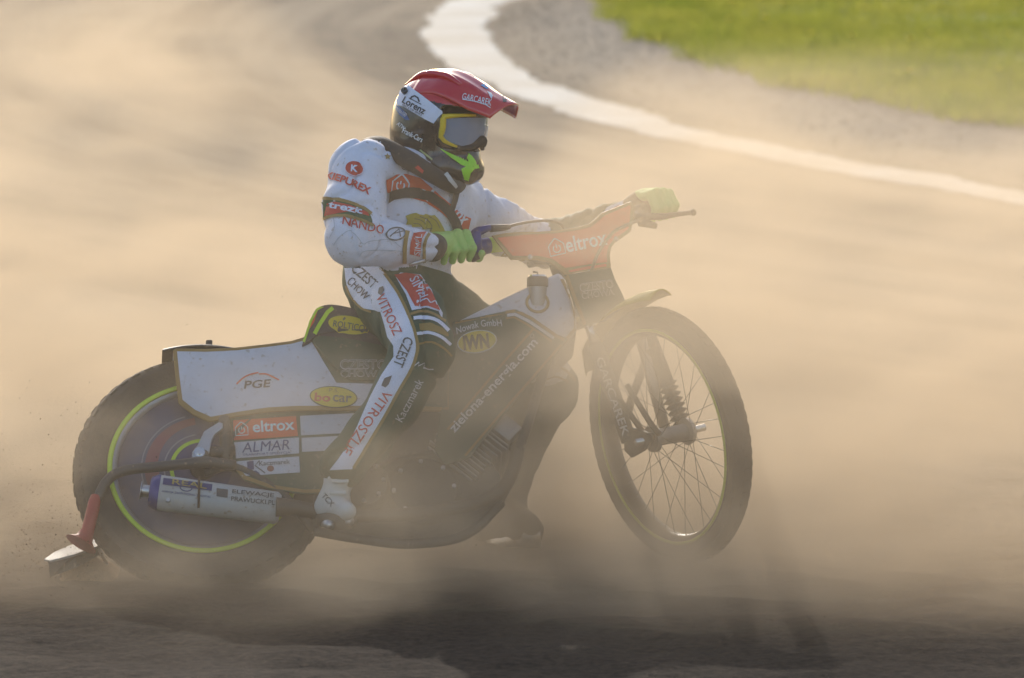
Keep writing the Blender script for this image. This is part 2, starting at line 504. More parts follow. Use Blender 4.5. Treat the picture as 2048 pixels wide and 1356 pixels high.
def track_material():
    m = bpy.data.materials.new('track_dirt'); m.use_nodes = True
    nt = m.node_tree; p = nt.nodes['Principled BSDF']
    M, r, th, pos, sp = polar_coords(nt)
    cv = nt.nodes.new('ShaderNodeCombineXYZ'); nt.links.new(M('MULTIPLY', r, 1.0), cv.inputs[0]); nt.links.new(M('MULTIPLY', th, 0.055), cv.inputs[1])
    def noise(vec, sc, det=6, rough=0.6):
        q = nt.nodes.new('ShaderNodeTexNoise'); q.inputs['Scale'].default_value = sc; q.inputs['Detail'].default_value = det; q.inputs['Roughness'].default_value = rough
        nt.links.new(vec, q.inputs['Vector']); return q.outputs['Fac']
    def ramp(f, a, b, lo=0.0, hi=1.0):
        q = nt.nodes.new('ShaderNodeMapRange'); q.inputs['From Min'].default_value = a; q.inputs['From Max'].default_value = b; q.inputs['To Min'].default_value = lo; q.inputs['To Max'].default_value = hi
        nt.links.new(f, q.inputs['Value']); return q.outputs[0]
    def mix(f, a, b):
        q = nt.nodes.new('ShaderNodeMix'); q.data_type = 'RGBA'
        nt.links.new(f, q.inputs['Factor'])
        for k, s in (('A', a), ('B', b)):
            if isinstance(s, tuple): q.inputs[k].default_value = (*s, 1)
            else: nt.links.new(s, q.inputs[k])
        return q.outputs['Result']
    streak = noise(cv.outputs[0], 1.6, 5, 0.62)                # tyre grooves follow the bend
    fine = noise(cv.outputs[0], 9.0, 4, 0.6)
    grain = noise(pos, 38.0, 8, 0.72)
    patch_ = noise(pos, 1.3, 4, 0.55)
    c = mix(ramp(streak, 0.40, 0.60), (0.085, 0.062, 0.043), (0.36, 0.28, 0.19))
    c = mix(ramp(fine, 0.3, 0.7, 0.0, 0.35), c, (0.24, 0.18, 0.12))
    c = mix(ramp(patch_, 0.45, 0.75, 0, 0.35), c, (0.42, 0.33, 0.22))
    c = mix(ramp(grain, 0.42, 0.62, 0, 0.55), c, (0.13, 0.095, 0.068))
    damp_shade = ramp(M('ADD', r, M('MULTIPLY', streak, 3.0)), 6.5, 10.0)     # outer track: darker watered earth, plus painted shade of dust cloud and bike
    c = mix(damp_shade, c, mix(ramp(grain, 0.35, 0.65), (0.050, 0.034, 0.022), (0.112, 0.076, 0.048)))
    verge = ramp(M('ADD', r, M('MULTIPLY', patch_, 0.9)), 0.35, -0.35, 0.0, 0.75)                              # undisturbed greyer soil inside the line
    c = mix(verge, c, mix(ramp(grain, 0.35, 0.65), (0.22, 0.18, 0.14), (0.37, 0.31, 0.24)))
    nt.links.new(c, p.inputs['Base Color'])
    p.inputs['Roughness'].default_value = 0.95
    p.inputs['Specular IOR Level'].default_value = 0.15
    bp = nt.nodes.new('ShaderNodeBump'); bp.inputs['Strength'].default_value = 0.7; bp.inputs['Distance'].default_value = 0.02
    nt.links.new(M('ADD', grain, M('MULTIPLY', noise(pos, 11.0, 5, 0.6), 1.5)), bp.inputs['Height']); nt.links.new(bp.outputs['Normal'], p.inputs['Normal'])
    return m
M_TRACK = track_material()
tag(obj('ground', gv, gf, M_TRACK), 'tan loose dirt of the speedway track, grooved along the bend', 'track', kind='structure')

# painted inner line
def line_material():
    m = bpy.data.materials.new('chalk_line'); m.use_nodes = True
    nt = m.node_tree; p = nt.nodes['Principled BSDF']
    g = nt.nodes.new('ShaderNodeNewGeometry')
    n1 = nt.nodes.new('ShaderNodeTexNoise'); n1.inputs['Scale'].default_value = 1.4; n1.inputs['Detail'].default_value = 7; n1.inputs['Roughness'].default_value = 0.68
    nt.links.new(g.outputs['Position'], n1.inputs['Vector'])
    rp = nt.nodes.new('ShaderNodeMapRange'); rp.inputs['From Min'].default_value = 0.42; rp.inputs['From Max'].default_value = 0.64; rp.inputs['To Max'].default_value = 0.85
    nt.links.new(n1.outputs['Fac'], rp.inputs['Value'])
    mx = nt.nodes.new('ShaderNodeMix'); mx.data_type = 'RGBA'
    mx.inputs['A'].default_value = (0.46, 0.44, 0.40, 1); mx.inputs['B'].default_value = (0.36, 0.29, 0.21, 1)
    nt.links.new(rp.outputs[0], mx.inputs['Factor']); nt.links.new(mx.outputs['Result'], p.inputs['Base Color'])
    p.inputs['Roughness'].default_value = 0.9
    return m
v, f = [], []
N = 700
for i in range(N):
    a = pi * 0.72 + (pi * 1.42 - pi * 0.72) * i / (N - 1)
    s_ = a * CR
    e1 = 0.16 + 0.06 * float(vnoise(np.array(s_ * 2.0), np.array(0.0), 11)) + 0.05 * float(vnoise(np.array(s_ * 13.0), np.array(3.0), 12))
    e0 = -0.16 + 0.10 * float(vnoise(np.array(s_ * 1.6), np.array(7.0), 13)) + 0.05 * float(vnoise(np.array(s_ * 11.0), np.array(5.0), 14))
    for k in range(5):
        rr = CR + e0 + (e1 - e0) * k / 4
        z = 0.006 + (0.004 if k in (1, 2, 3) else 0.0)
        v.append((CC[0] + rr * cos(a), CC[1] + rr * sin(a), z))
for i in range(N - 1):
    for k in range(4):
        a = i * 5 + k
        f.append((a, a + 1, a + 6, a + 5))
tag(obj('painted_line', v, f, line_material()), 'broad white painted line round the inside of the bend', 'line', kind='structure')
# infield
def inner_edge(y):
    return 0.76 + 0.84 * np.clip((25.0 - y) / 11.0, -0.3, 1.3)
v, f = [], []
N, Kr = 420, 26
for i in range(N):
    a = pi * 0.80 + (pi * 1.40 - pi * 0.80) * i / (N - 1)
    yy = CC[1] + CR * sin(a)
    w = 0.16 * float(vnoise(np.array(a * CR * 1.3), np.array(1.0), 21)) + 0.22 * float(vnoise(np.array(a * CR * 3.7), np.array(2.0), 22))
    r0 = CR - float(inner_edge(yy)) + w
    for k in range(Kr):
        t = (k / (Kr - 1)) ** 2.2
        rr = r0 - 24.0 * t
        x, y = CC[0] + rr * cos(a), CC[1] + rr * sin(a)
        z = 0.0 if k == 0 else -0.035 + 0.043 * min(1.0, k / 6) + min(1.0, k / 8) * (0.02 + 0.02 * float(vnoise(np.array(x * 2.0), np.array(y * 2.0), 23)))
        v.append((x, y, z + (0.0 if k else float(ground_h(np.array(x), np.array(y))) - 0.01)))
for i in range(N - 1):
    for k in range(Kr - 1):
        a = i * Kr + k
        f.append((a, a + 1, a + Kr + 1, a + Kr))
INF_V = np.array(v)
def turf_material():
    m = bpy.data.materials.new('turf'); m.use_nodes = True
    nt = m.node_tree; p = nt.nodes['Principled BSDF']
    g = nt.nodes.new('ShaderNodeNewGeometry')
    n1 = nt.nodes.new('ShaderNodeTexNoise'); n1.inputs['Scale'].default_value = 2.5; n1.inputs['Detail'].default_value = 8; n1.inputs['Roughness'].default_value = 0.7
    nt.links.new(g.outputs['Position'], n1.inputs['Vector'])
    mx = nt.nodes.new('ShaderNodeMix'); mx.data_type = 'RGBA'
    mx.inputs['A'].default_value = (0.09, 0.12, 0.02, 1); mx.inputs['B'].default_value = (0.17, 0.15, 0.07, 1)
    nt.links.new(n1.outputs['Fac'], mx.inputs['Factor']); nt.links.new(mx.outputs['Result'], p.inputs['Base Color'])
    p.inputs['Roughness'].default_value = 0.9
    return m
tag(obj('infield', v, f, turf_material()), 'green turf of the infield inside the bend', 'infield', kind='structure')

def leaf_material(name, c0, c1, trans=0.6):
    m = bpy.data.materials.new(name); m.use_nodes = True
    nt = m.node_tree; p = nt.nodes['Principled BSDF']
    g = nt.nodes.new('ShaderNodeNewGeometry')
    n1 = nt.nodes.new('ShaderNodeTexNoise'); n1.inputs['Scale'].default_value = 1.7; n1.inputs['Detail'].default_value = 6; n1.inputs['Roughness'].default_value = 0.7
    nt.links.new(g.outputs['Position'], n1.inputs['Vector'])
    rp = nt.nodes.new('ShaderNodeMapRange'); rp.inputs['From Min'].default_value = 0.36; rp.inputs['From Max'].default_value = 0.66
    nt.links.new(n1.outputs['Fac'], rp.inputs['Value'])
    mx = nt.nodes.new('ShaderNodeMix'); mx.data_type = 'RGBA'
    mx.inputs['A'].default_value = (*c0, 1); mx.inputs['B'].default_value = (*c1, 1)
    nt.links.new(rp.outputs[0], mx.inputs['Factor']); nt.links.new(mx.outputs['Result'], p.inputs['Base Color'])
    p.inputs['Roughness'].default_value = 0.6
    tr = nt.nodes.new('ShaderNodeBsdfTranslucent'); nt.links.new(mx.outputs['Result'], tr.inputs['Color'])
    ms = nt.nodes.new('ShaderNodeMixShader'); ms.inputs[0].default_value = trans
    nt.links.new(p.outputs[0], ms.inputs[1]); nt.links.new(tr.outputs[0], ms.inputs[2])
    nt.links.new(ms.outputs[0], nt.nodes['Material Output'].inputs['Surface'])
    return m
# blades
nb = 130000
ca = rng.uniform(-1.2, 6.0, nb * 3); cb = rng.uniform(11.0, 30.0, nb * 3)
rr = polar(ca, cb)
edge = -inner_edge(cb) + 0.22 * vnoise(ca * 2.5, cb * 2.5, 31) + 0.04
keep = (rr < edge) & (rr > -4.5)
thin = np.clip((edge - rr) / 0.22, 0.12, 1) * (0.55 + 0.9 * (vnoise(ca * 1.5, cb * 1.5, 32) + 0.5))
keep &= rng.random(len(ca)) < thin
ca, cb = ca[keep][:nb], cb[keep][:nb]
n_ = len(ca)
hh = rng.uniform(0.03, 0.085, n_) * (0.8 + 0.6 * (vnoise(ca * 2, cb * 2, 33) + 0.5)); ang = rng.uniform(0, 2 * pi, n_); ww = rng.uniform(0.003, 0.006, n_)
lx = rng.normal(0, 0.5, n_) * hh; ly = rng.normal(0, 0.5, n_) * hh
base = np.stack([ca, cb, np.full(n_, 0.012)], 1)
side = np.stack([np.cos(ang) * ww, np.sin(ang) * ww, np.zeros(n_)], 1)
tip = base + np.stack([lx, ly, hh], 1)
bv = np.stack([base - side, base + side, tip], 1).reshape(-1, 3)
me = bpy.data.meshes.new('grass')
me.vertices.add(len(bv)); me.vertices.foreach_set('co', bv.ravel())
me.loops.add(n_ * 3); me.loops.foreach_set('vertex_index', np.arange(n_ * 3, dtype=np.int32))
me.polygons.add(n_); me.polygons.foreach_set('loop_start', np.arange(0, n_ * 3, 3, dtype=np.int32))
me.update(); me.validate()
me.materials.append(leaf_material('grass_blade', (0.18, 0.225, 0.028), (0.38, 0.355, 0.065)))
go = bpy.data.objects.new('grass', me); COL.objects.link(go)
tag(go, 'short sunlit green grass growing on the infield', 'grass', kind='stuff')
# yellow dandelions in the grass
mb = MB(); k = 0
while k < 46:
    x, y = random.uniform(0.4, 4.0), random.uniform(14, 27)
    if polar(x, y) > -inner_edge(y) - 0.5: continue
    k += 1
    c = np.array([x, y, 0.10]); mb.add(*ball(c, random.uniform(0.014, 0.02), 4, sc=(1, 1, 0.5)))
    mb.add(*tube([c, c - [0, 0, 0.08]], 0.002, 4), 1)
tag(mb.build('dandelions', [mat('dandelion', (0.75, 0.55, 0.02), 0.7), mat('dandelion_stem', (0.10, 0.16, 0.03), 0.7)]), 'small yellow dandelions dotted through the infield grass', 'flowers', kind='stuff')
# loose clods on the verge and around the ruts
def clods(name, pts, sizes, m):
    n = len(pts)
    base_v = np.array([[1, 0, 0], [-1, 0, 0], [0, 1, 0], [0, -1, 0], [0, 0, 1], [0, 0, -1.0]])
    base_f = np.array([[0, 2, 4], [2, 1, 4], [1, 3, 4], [3, 0, 4], [2, 0, 5], [1, 2, 5], [3, 1, 5], [0, 3, 5]])
    V = (base_v[None] * sizes[:, None, None] * rng.uniform(0.55, 1.2, (n, 6, 1)) + rng.normal(0, 0.18, (n, 6, 3)) * sizes[:, None, None] + pts[:, None])
    Fc = (base_f[None] + 6 * np.arange(n)[:, None, None]).reshape(-1, 3)
    return obj(name, V.reshape(-1, 3), Fc, m, smooth=False)
x = rng.uniform(-1.5, 4.5, 60000); y = rng.uniform(9, 28, 60000); rr = polar(x, y)
kp = (rr < -0.22) & (rr > -inner_edge(y) - 0.25) & (rng.random(60000) < 0.9)
x, y = x[kp][:4000], y[kp][:4000]
tag(clods('loose_soil', np.stack([x, y, ground_h(x, y)], 1), rng.uniform(0.003, 0.009, len(x)), M_TRACK), 'crumbled grey soil between the white line and the grass', 'soil', kind='stuff')

# ridge of soil pushed up by the rear tyre under the deflector
V, Fc = [], []
c0, c1 = ground_at(118, 1146), ground_at(262, 1150)
nA, nB = 40, 14
for i in range(nA + 1):
    t_ = i / nA; c = c0 + (c1 - c0) * t_
    for k in range(nB + 1):
        s_ = 2 * k / nB - 1
        h_ = 0.040 * (1 - s_ * s_) * sin(pi * min(1, t_ * 1.15 + .02)) ** 0.7
        q = c + np.array([0, s_ * 0.17, 0])
        h_ = h_ * (1 + 0.9 * float(vnoise(np.array(q[0] * 26), np.array(q[1] * 26), 41))) + 0.008 * float(vnoise(np.array(q[0] * 70), np.array(q[1] * 70), 42)) * (1 - s_ * s_)
        V.append((q[0], q[1], float(ground_h(np.array(q[0]), np.array(q[1]))) - 0.006 + h_))
for i in range(nA):
    for k in range(nB):
        a = i * (nB + 1) + k; Fc.append((a, a + 1, a + nB + 2, a + nB + 1))
tag(obj('soil_ridge', V, Fc, mat('fresh_soil', (0.27, 0.16, 0.075), 0.95, var=0.35, scale=60, bump=0.6, bscale=140)), 'small ridge of crumbly orange-brown soil under the metal blade', 'soil', kind='structure')

# ================================================================ THE MOTORCYCLE
M_TYRE = mat('tyre_rubber', (0.022, 0.021, 0.02), 0.8, var=0.3, bump=0.3, bscale=60, dust=0.35)
M_BLACK = mat('black_plastic', (0.02, 0.02, 0.022), 0.45, dust=0.25)
M_BLKMET = mat('black_tube', (0.03, 0.03, 0.032), 0.35, dust=0.25)
M_STEEL = mat('satin_steel', (0.55, 0.55, 0.56), 0.32, 1.0, dust=0.25)
M_CHROME = mat('chrome', (0.8, 0.8, 0.8), 0.1, 1.0, dust=0.1)
M_ALU = mat('cast_alloy', (0.42, 0.42, 0.43), 0.45, 0.9, bump=0.2, dust=0.35)
M_DARKENG = mat('dark_engine', (0.06, 0.058, 0.055), 0.5, 0.5, bump=0.2, dust=0.4)
M_WHITE = mat('white_gelcoat', (0.62, 0.62, 0.69), 0.28, var=0.04, coat=0.3, dust=0.22)
M_GREEN = mat('green_vinyl', (0.012, 0.06, 0.026), 0.35, var=0.1, dust=0.22)
M_GOLD = mat('gold_vinyl', (0.30, 0.17, 0.035), 0.4, var=0.15, dust=0.08)
M_ORANGE = mat('orange_vinyl', (0.78, 0.085, 0.018), 0.35, var=0.06, dust=0.14)
M_LIME = mat('lime_vinyl', (0.52, 0.70, 0.02), 0.45, var=0.06)
M_YELLOW = mat('yellow_vinyl', (0.62, 0.47, 0.01), 0.4, var=0.06)
M_RED = mat('red_plastic', (0.42, 0.02, 0.02), 0.4, dust=0.12)
M_BLUE = mat('blue_anodised', (0.02, 0.04, 0.22), 0.35, 0.4, dust=0.12)
M_LILAC = mat('lilac_disc', (0.075, 0.075, 0.15), 0.5, var=0.1, dust=0.5)
M_INKBLK = mat('black_ink', (0.02, 0.02, 0.022), 0.5)
M_INKWHT = mat('white_ink', (0.78, 0.78, 0.80), 0.5, var=0.04)
M_INKRED = mat('red_ink', (0.55, 0.03, 0.02), 0.5)
M_INKORG = mat('orange_ink', (0.72, 0.10, 0.022), 0.5)
M_INKGOLD = mat('gold_ink', (0.34, 0.2, 0.03), 0.5)
M_INKNAVY = mat('navy_ink', (0.02, 0.03, 0.14), 0.5)
M_SEAT = mat('seat_vinyl', (0.05, 0.038, 0.04), 0.6, bump=0.2, dust=0.15)
M_WHITESTK = mat('white_sticker', (0.62, 0.62, 0.67), 0.35, var=0.05, dust=0.22)

bike = empty('motorcycle', ground_at(405, 1164))
tag(bike, 'speedway racing motorcycle with white, green and orange panels sliding through dust', 'motorcycle')

# ---- wheels
def tyre_profile(ri, ro, hw, n=14):
    pr = []
    for k in range(n + 1):
        a = -0.86 * pi / 2 + 1.86 * 0 + (0.86 * pi) * k / n
        pr.append((hw * np.sign(sin(a)) * abs(sin(a)) ** 0.8, (ri + ro) / 2 + (ro - ri) / 2 * cos(a) * 1.0))
    pr.append((hw * 0.62, ri)); pr.append((-hw * 0.62, ri))
    return pr
def make_wheel(name, c, ax, up, ri, ro, hw, knobs):
    w = empty(name, c); w.parent = bike; w.matrix_parent_inverse = bike.matrix_world.inverted()
    bpy.context.view_layer.update()
    mb = MB(); mb.add(*lathe(c, ax, up, tyre_profile(ri, ro - 0.006, hw), 96))
    axn = nrm(ax); u = nrm(up - (up @ axn) * axn); t = np.cross(axn, u)
    for i in range(knobs):                    # tread blocks
        for row, (off, rr_) in enumerate(((-0.62, 0.967), (0.0, 1.0), (0.62, 0.967))):
            a = 2 * pi * (i + 0.5 * (row == 1)) / knobs
            rad = u * cos(a) + t * sin(a); tan_ = -u * sin(a) + t * cos(a)
            n_ = nrm(rad + axn * off * 0.8); s_ = nrm(np.cross(n_, tan_))
            mb.add(*box(c + rad * (ro * rr_ - 0.0118) + axn * off * hw, tan_, s_, n_, 2 * pi * ro / knobs * 0.55, hw * 0.5, 0.016))
    mb.build('tyre', M_TYRE, w, sharp=35)
    return w, u, t, axn
rear, u, t, ax = make_wheel('rear_wheel', RW, RGT, UPB, 0.243, 0.340, 0.052, 52)
mb = MB(); mb.add(*lathe(RW, ax, u, [(-0.036, 0.246), (0.036, 0.246), (0.040, 0.236), (0.034, 0.222), (0.0, 0.216), (-0.034, 0.222), (-0.040, 0.236)], 96)); mb.build('rim', M_ALU, rear)
mb = MB(); mb.add(*lathe(RW, ax, u, [(0.0415, 0.2335), (0.0455, 0.2355), (0.0455, 0.2455), (0.041, 0.2475)], 96)); mb.build('rim_tape', M_LIME, rear)
mb = MB(); mb.add(*lathe(RW, ax, u, [(0.030, 0.02), (0.036, 0.06), (0.034, 0.15), (0.029, 0.2205), (0.026, 0.2205), (0.026, 0.02)], 96)); mb.build('wheel_disc', M_LILAC, rear)
def arc_plate(r0, r1, a0, a1, off, m, nm, taper=0.0):
    V = []; Fc = []; n = 40
    for k in range(n + 1):
        q = k / n; a = a0 + (a1 - a0) * q
        w_ = (r1 - r0) * (1 - taper * (1 - q))
        for r in (r1 - w_, r1):
            z = 0.036 + (0.029 - 0.036) * max(0, (r - 0.06) / 0.16) + off
            V.append(RW + ax * z + (u * cos(a) + t * sin(a)) * r)
    for k in range(n): Fc.append((2 * k, 2 * k + 1, 2 * k + 3, 2 * k + 2))
    obj(nm, V, Fc, m, rear)
left_a = math.atan2(float(t @ (-FWD)), float(u @ (-FWD)))   # direction of the bike's tail
sg = 1 if left_a > 0 else -1
arc_plate(0.110, 0.150, sg * 0.05, sg * 2.0, 0.002, mat('red_film', (0.26, 0.05, 0.075), 0.5, dust=0.55), 'graphic', 0.5)
arc_plate(0.157, 0.160, sg * 0.2, sg * 1.8, 0.002, mat('dull_film', (0.3, 0.29, 0.3), 0.5, dust=0.4), 'graphic')
arc_plate(0.098, 0.102, sg * 0.1, sg * 2.2, 0.002, MATS['dull_film'], 'graphic')
arc_plate(0.076, 0.086, -sg * 0.3, sg * 1.9, 0.002, M_LIME, 'graphic')
arc_plate(0.03, 0.076, -pi, pi, 0.0025, mat('blue_film', (0.03, 0.035, 0.14), 0.5, dust=0.4), 'graphic')
mb = MB(); mb.add(*lathe(RW, ax, u, [(-0.09, 0.0), (-0.09, 0.012), (-0.06, 0.03), (0.06, 0.035), (0.075, 0.03), (0.12, 0.012), (0.12, 0.0)], 32, closed=False)); mb.build('hub', M_DARKENG, rear)

front, u, t, ax = make_wheel('front_wheel', FW_C, S_N, S_A, 0.284, 0.343, 0.031, 64)
mb = MB(); mb.add(*lathe(FW_C, ax, u, [(-0.022, 0.286), (0.022, 0.286), (0.025, 0.278), (0.020, 0.268), (0.0, 0.262), (-0.020, 0.268), (-0.025, 0.278)], 96)); mb.build('rim', mat('black_rim', (0.03, 0.03, 0.032), 0.35, 0.6, dust=0.3), front)
mb = MB(); mb.add(*lathe(FW_C, ax, u, [(0.0262, 0.2775), (0.0285, 0.2785), (0.0285, 0.2855), (0.026, 0.2865)], 96)); mb.build('rim_tape', M_LIME, front)
mb = MB(); mb.add(*lathe(FW_C, ax, u, [(-0.062, 0.0), (-0.062, 0.034), (-0.05, 0.036), (-0.046, 0.022), (0.046, 0.022), (0.05, 0.036), (0.062, 0.034), (0.062, 0.0)], 32, closed=False)); mb.build('hub', M_ALU, front, sharp=40)
M_SPOKE = mat('spoke_steel', (0.12, 0.12, 0.12), 0.3, 0.9)
for k in range(36):
    a = 2 * pi * k / 36; sd = 1 if k % 2 else -1; lead = (0.5 if (k // 2) % 2 else -0.5)
    p0 = FW_C + ax * 0.052 * sd + (u * cos(a + lead) + t * sin(a + lead)) * 0.033
    p1 = FW_C + (u * cos(a) + t * sin(a)) * 0.266
    mb = MB(); mb.add(*tube([p0, p1], 0.0010, 5)); mb.build('spoke', M_SPOKE, front)

# ---- traced plates on the bike's own plane
def plate(name, pts, y0, y1, m, parent=bike, bev=0.002, curve=0):
    if curve: pts = curve_px(pts + pts[:1], curve)[:-1]
    v, f = slab([B(x, y, y1) for x, y in pts], [B(x, y, y1) + RGT * (y0 - y1) for x, y in pts])
    return bevel(obj(name, v, f, m, parent, smooth=False), bev)
def inset(pts, d):
    P = np.array(pts, float); n = len(P); out = []
    area = 0.5 * sum(P[i, 0] * P[(i + 1) % n, 1] - P[(i + 1) % n, 0] * P[i, 1] for i in range(n))
    sgn = 1 if area > 0 else -1
    for i in range(n):
        a, b, c = P[i - 1], P[i], P[(i + 1) % n]
        e1 = (b - a) / np.linalg.norm(b - a); e2 = (c - b) / np.linalg.norm(c - b)
        n1 = np.array([-e1[1], e1[0]]) * sgn; n2 = np.array([-e2[1], e2[0]]) * sgn
        bis = n1 + n2; bis /= max(np.linalg.norm(bis), 1e-6)
        out.append(tuple(b + bis * d / max(0.4, bis @ n1)))
    return out
# tail cover: two side plates with a top skin between them
tail = [(346, 700), (351, 696), (413, 697), (475, 694), (537, 687), (583, 681), (622, 669), (660, 655), (770, 645), (900, 650), (900, 822), (707, 820), (596, 820), (537, 823), (475, 832), (419, 843), (385, 828), (357, 806), (351, 753)]
tc_ = plate('tail_cover', tail, 0.080, 0.088, M_GOLD, bev=0.003)
plate('tail_cover', tail, -0.088, -0.080, M_GREEN, bev=0.003)
top = [(346, 700), (413, 697), (475, 694), (537, 687), (583, 681), (622, 669), (660, 655)]
mb = MB()
for i in range(len(top) - 1):
    q = [L(*0 * np.zeros(3))] if False else None
    a, b = B(*top[i], 0.08), B(*top[i + 1], 0.08)
    mb.add(*slab([a - UPB * 0.002, b - UPB * 0.002, b - UPB * 0.002 - RGT * 0.16, a - UPB * 0.002 - RGT * 0.16], [a - UPB * 0.008, b - UPB * 0.008, b - UPB * 0.008 - RGT * 0.16, a - UPB * 0.008 - RGT * 0.16]))
mb.build('tail_skin', M_WHITE, bike, smooth=False)
TB = bvh_of(tc_)
white_tail = [(354, 703), (413, 704), (475, 701), (537, 694), (583, 688), (620, 678), (646, 722), (673, 766), (760, 768), (800, 790), (800, 812), (707, 812), (596, 812), (537, 815), (475, 824), (422, 834), (390, 820), (365, 800), (359, 753)]
patch(white_tail, TB, M_WHITE, tc_, 'side_panel', 0.0012, 30)
patch([(622, 677), (660, 664), (770, 654), (895, 656), (895, 815), (802, 811), (800, 790), (760, 768), (673, 766), (646, 722)], TB, M_GREEN, tc_, 'side_panel', 0.0015, 30)
# small upright tab on the tail and the mudguard end behind it
mb = MB(); mb.add(*slab([B(412, 698, 0.03), B(425, 698, 0.03), B(425, 679, 0.03), B(412, 679, 0.03)], [B(412, 698, 0.03) - RGT * 0.03, B(425, 698, 0.03) - RGT * 0.03, B(425, 679, 0.03) - RGT * 0.03, B(412, 679, 0.03) - RGT * 0.03])); bevel(mb.build('tail_tab', M_BLACK, bike, smooth=False))
def rear_ang(px, py):
    q = B(px, py) - RW; w_ = np.cross(RGT, UPB); return math.atan2(q @ w_, q @ UPB)
_g0, _g1 = rear_ang(322, 716), rear_ang(480, 700)
mb = MB(); mb.add(*lathe(RW, RGT, UPB, [(-0.06, 0.352), (0.06, 0.352), (0.066, 0.342), (0.06, 0.347), (-0.06, 0.347), (-0.066, 0.342)], 24, a0=min(_g0, _g1), a1=max(_g0, _g1)))
gm = mb.build('rear_mudguard', M_BLACK, bike)
# seat
seat = [(604, 690), (610, 668), (620, 640), (630, 620), (643, 611), (665, 608), (700, 614), (745, 626), (800, 630), (860, 640), (905, 655), (900, 676), (800, 668), (700, 662), (640, 668), (620, 682)]
so = plate('seat', seat, -0.095, 0.102, M_SEAT, bev=0.016, curve=3)
SB_ = bvh_of(so)
line_on([(606, 690), (622, 642), (634, 620), (648, 612), (668, 611), (700, 617), (745, 628), (800, 633)], 4, SB_, M_LIME, so, 'piping')
seat_side = [(624, 682), (640, 630), (660, 622), (770, 640), (880, 660), (880, 760), (700, 760), (655, 720)]
sp_ = plate('seat_panel', seat_side, 0.089, 0.097, M_GREEN, bev=0.003)
SP = bvh_of(sp_)
patch([(640, 636), (660, 626), (770, 644), (870, 662), (870, 700), (760, 690), (690, 676), (640, 672)], SP, M_SEAT, sp_, 'seat_skirt', 0.0012, 30)
SB2 = bvh_of(so, sp_)
line_on([(629, 668), (640, 648), (655, 625), (666, 616)], 8, SB2, M_LIME, so, 'piping')
patch([(611, 655), (618, 640), (626, 622), (636, 619), (628, 645), (620, 657)], SB2, M_ORANGE, so, 'sticker')
# lower side panel
low = [(424, 836), (470, 828), (600, 818), (760, 818), (790, 880), (760, 960), (690, 985), (610, 988), (540, 978), (490, 960), (462, 930), (445, 885)]
lp = plate('lower_panel', low, 0.066, 0.074, M_GREEN, bev=0.002)
LB = bvh_of(lp)
line_on([(437, 850), (447, 885), (463, 925), (490, 955), (540, 973), (610, 983), (690, 980)], 7, LB, M_GOLD, lp)
patch([(466, 841), (592, 832), (596, 872), (468, 881)], LB, M_ORANGE, lp)
patch([(468, 885), (598, 875), (598, 907), (472, 917)], LB, M_WHITESTK, lp)
patch([(472, 923), (598, 913), (600, 945), (475, 953)], LB, M_WHITESTK, lp)
patch([(600, 832), (716, 826), (700, 866), (602, 871)], LB, M_WHITESTK, lp)
patch([(603, 876), (700, 871), (690, 900), (604, 904)], LB, M_WHITESTK, lp)
# tank and its long side plates
tank = [(912, 641), (1010, 592), (1119, 541), (1131, 556), (1146, 600), (1154, 640), (1153, 660), (1112, 700), (1070, 712), (990, 700), (905, 700)]
tk = plate('fuel_tank', tank, -0.080, 0.080, M_WHITE, bev=0.012)
TKB = bvh_of(tk)
shield = [(905, 643), (960, 632), (1012, 621), (1032, 618), (1062, 632), (1115, 668), (1136, 676), (1110, 712), (1060, 766), (1000, 838), (940, 915), (890, 930), (870, 900), (880, 830), (895, 700)]
sh = plate('tank_shield', shield, 0.081, 0.088, M_GREEN, bev=0.003)
plate('tank_shield', shield, -0.088, -0.081, M_GREEN, bev=0.003)
SHB = bvh_of(sh)
line_on([(906, 646), (960, 635), (1012, 625), (1032, 622), (1062, 637), (1112, 672), (1128, 680)], 6, SHB, M_GOLD, sh)
line_on([(1014, 631), (1030, 629), (1058, 643), (1108, 677)], 6, SHB, M_WHITESTK, sh)
line_on([(1012, 637), (1028, 635), (1054, 649), (1104, 684)], 4, SHB, M_GOLD, sh)
line_on([(1067, 658), (1010, 722), (940, 805), (895, 860)], 5, SHB, M_GOLD, sh)
line_on([(1122, 690), (1070, 750), (1000, 830), (930, 912)], 5, SHB, M_GOLD, sh)
line_on([(1117, 545), (1144, 602), (1151, 640), (1150, 658), (1122, 690)], 6, TKB, M_GOLD, tk)
# filler neck and cap standing out of the tank's shoulder
mb = MB(); nk = B(1075, 612, 0.062); upv = c2w(nrm([0.0, 1.0, 0.08]))
mb.add(*tube([nk, nk + upv * 0.052], 0.024, 24)); fo = mb.build('filler_neck', M_ALU, bike, sharp=40)
mb = MB(); cp = nk + upv * 0.05
mb.add(*lathe(cp, upv, AX_R, [(0, 0.0), (0, 0.026), (0.002, 0.028), (0.022, 0.028), (0.026, 0.025), (0.026, 0.0)], 32, closed=False)); fcap = mb.build('filler_cap', M_BLACK, bike, sharp=40)
mb = MB(); mb.add(*lathe(cp + upv * 0.027, upv, AX_R, [(0, 0.0), (0, 0.024), (0.004, 0.023), (0.004, 0.0)], 32, closed=False)); mb.build('cap_plate', M_CHROME, fcap, sharp=40)
mb = MB(); mb.add(*tube([cp + upv * 0.028, cp + upv * 0.038, cp + upv * 0.040 - AX_R * 0.012], 0.0025, 8)); mb.build('breather', M_BLKMET, fcap)
mb = MB(); mb.add(*lathe(B(1075, 605, 0.081), RGT, UPB, [(0.0, 0.024), (0.003, 0.025), (0.003, 0.031), (0.0, 0.032)], 32)); mb.build('filler_ring', M_GOLD, tk)

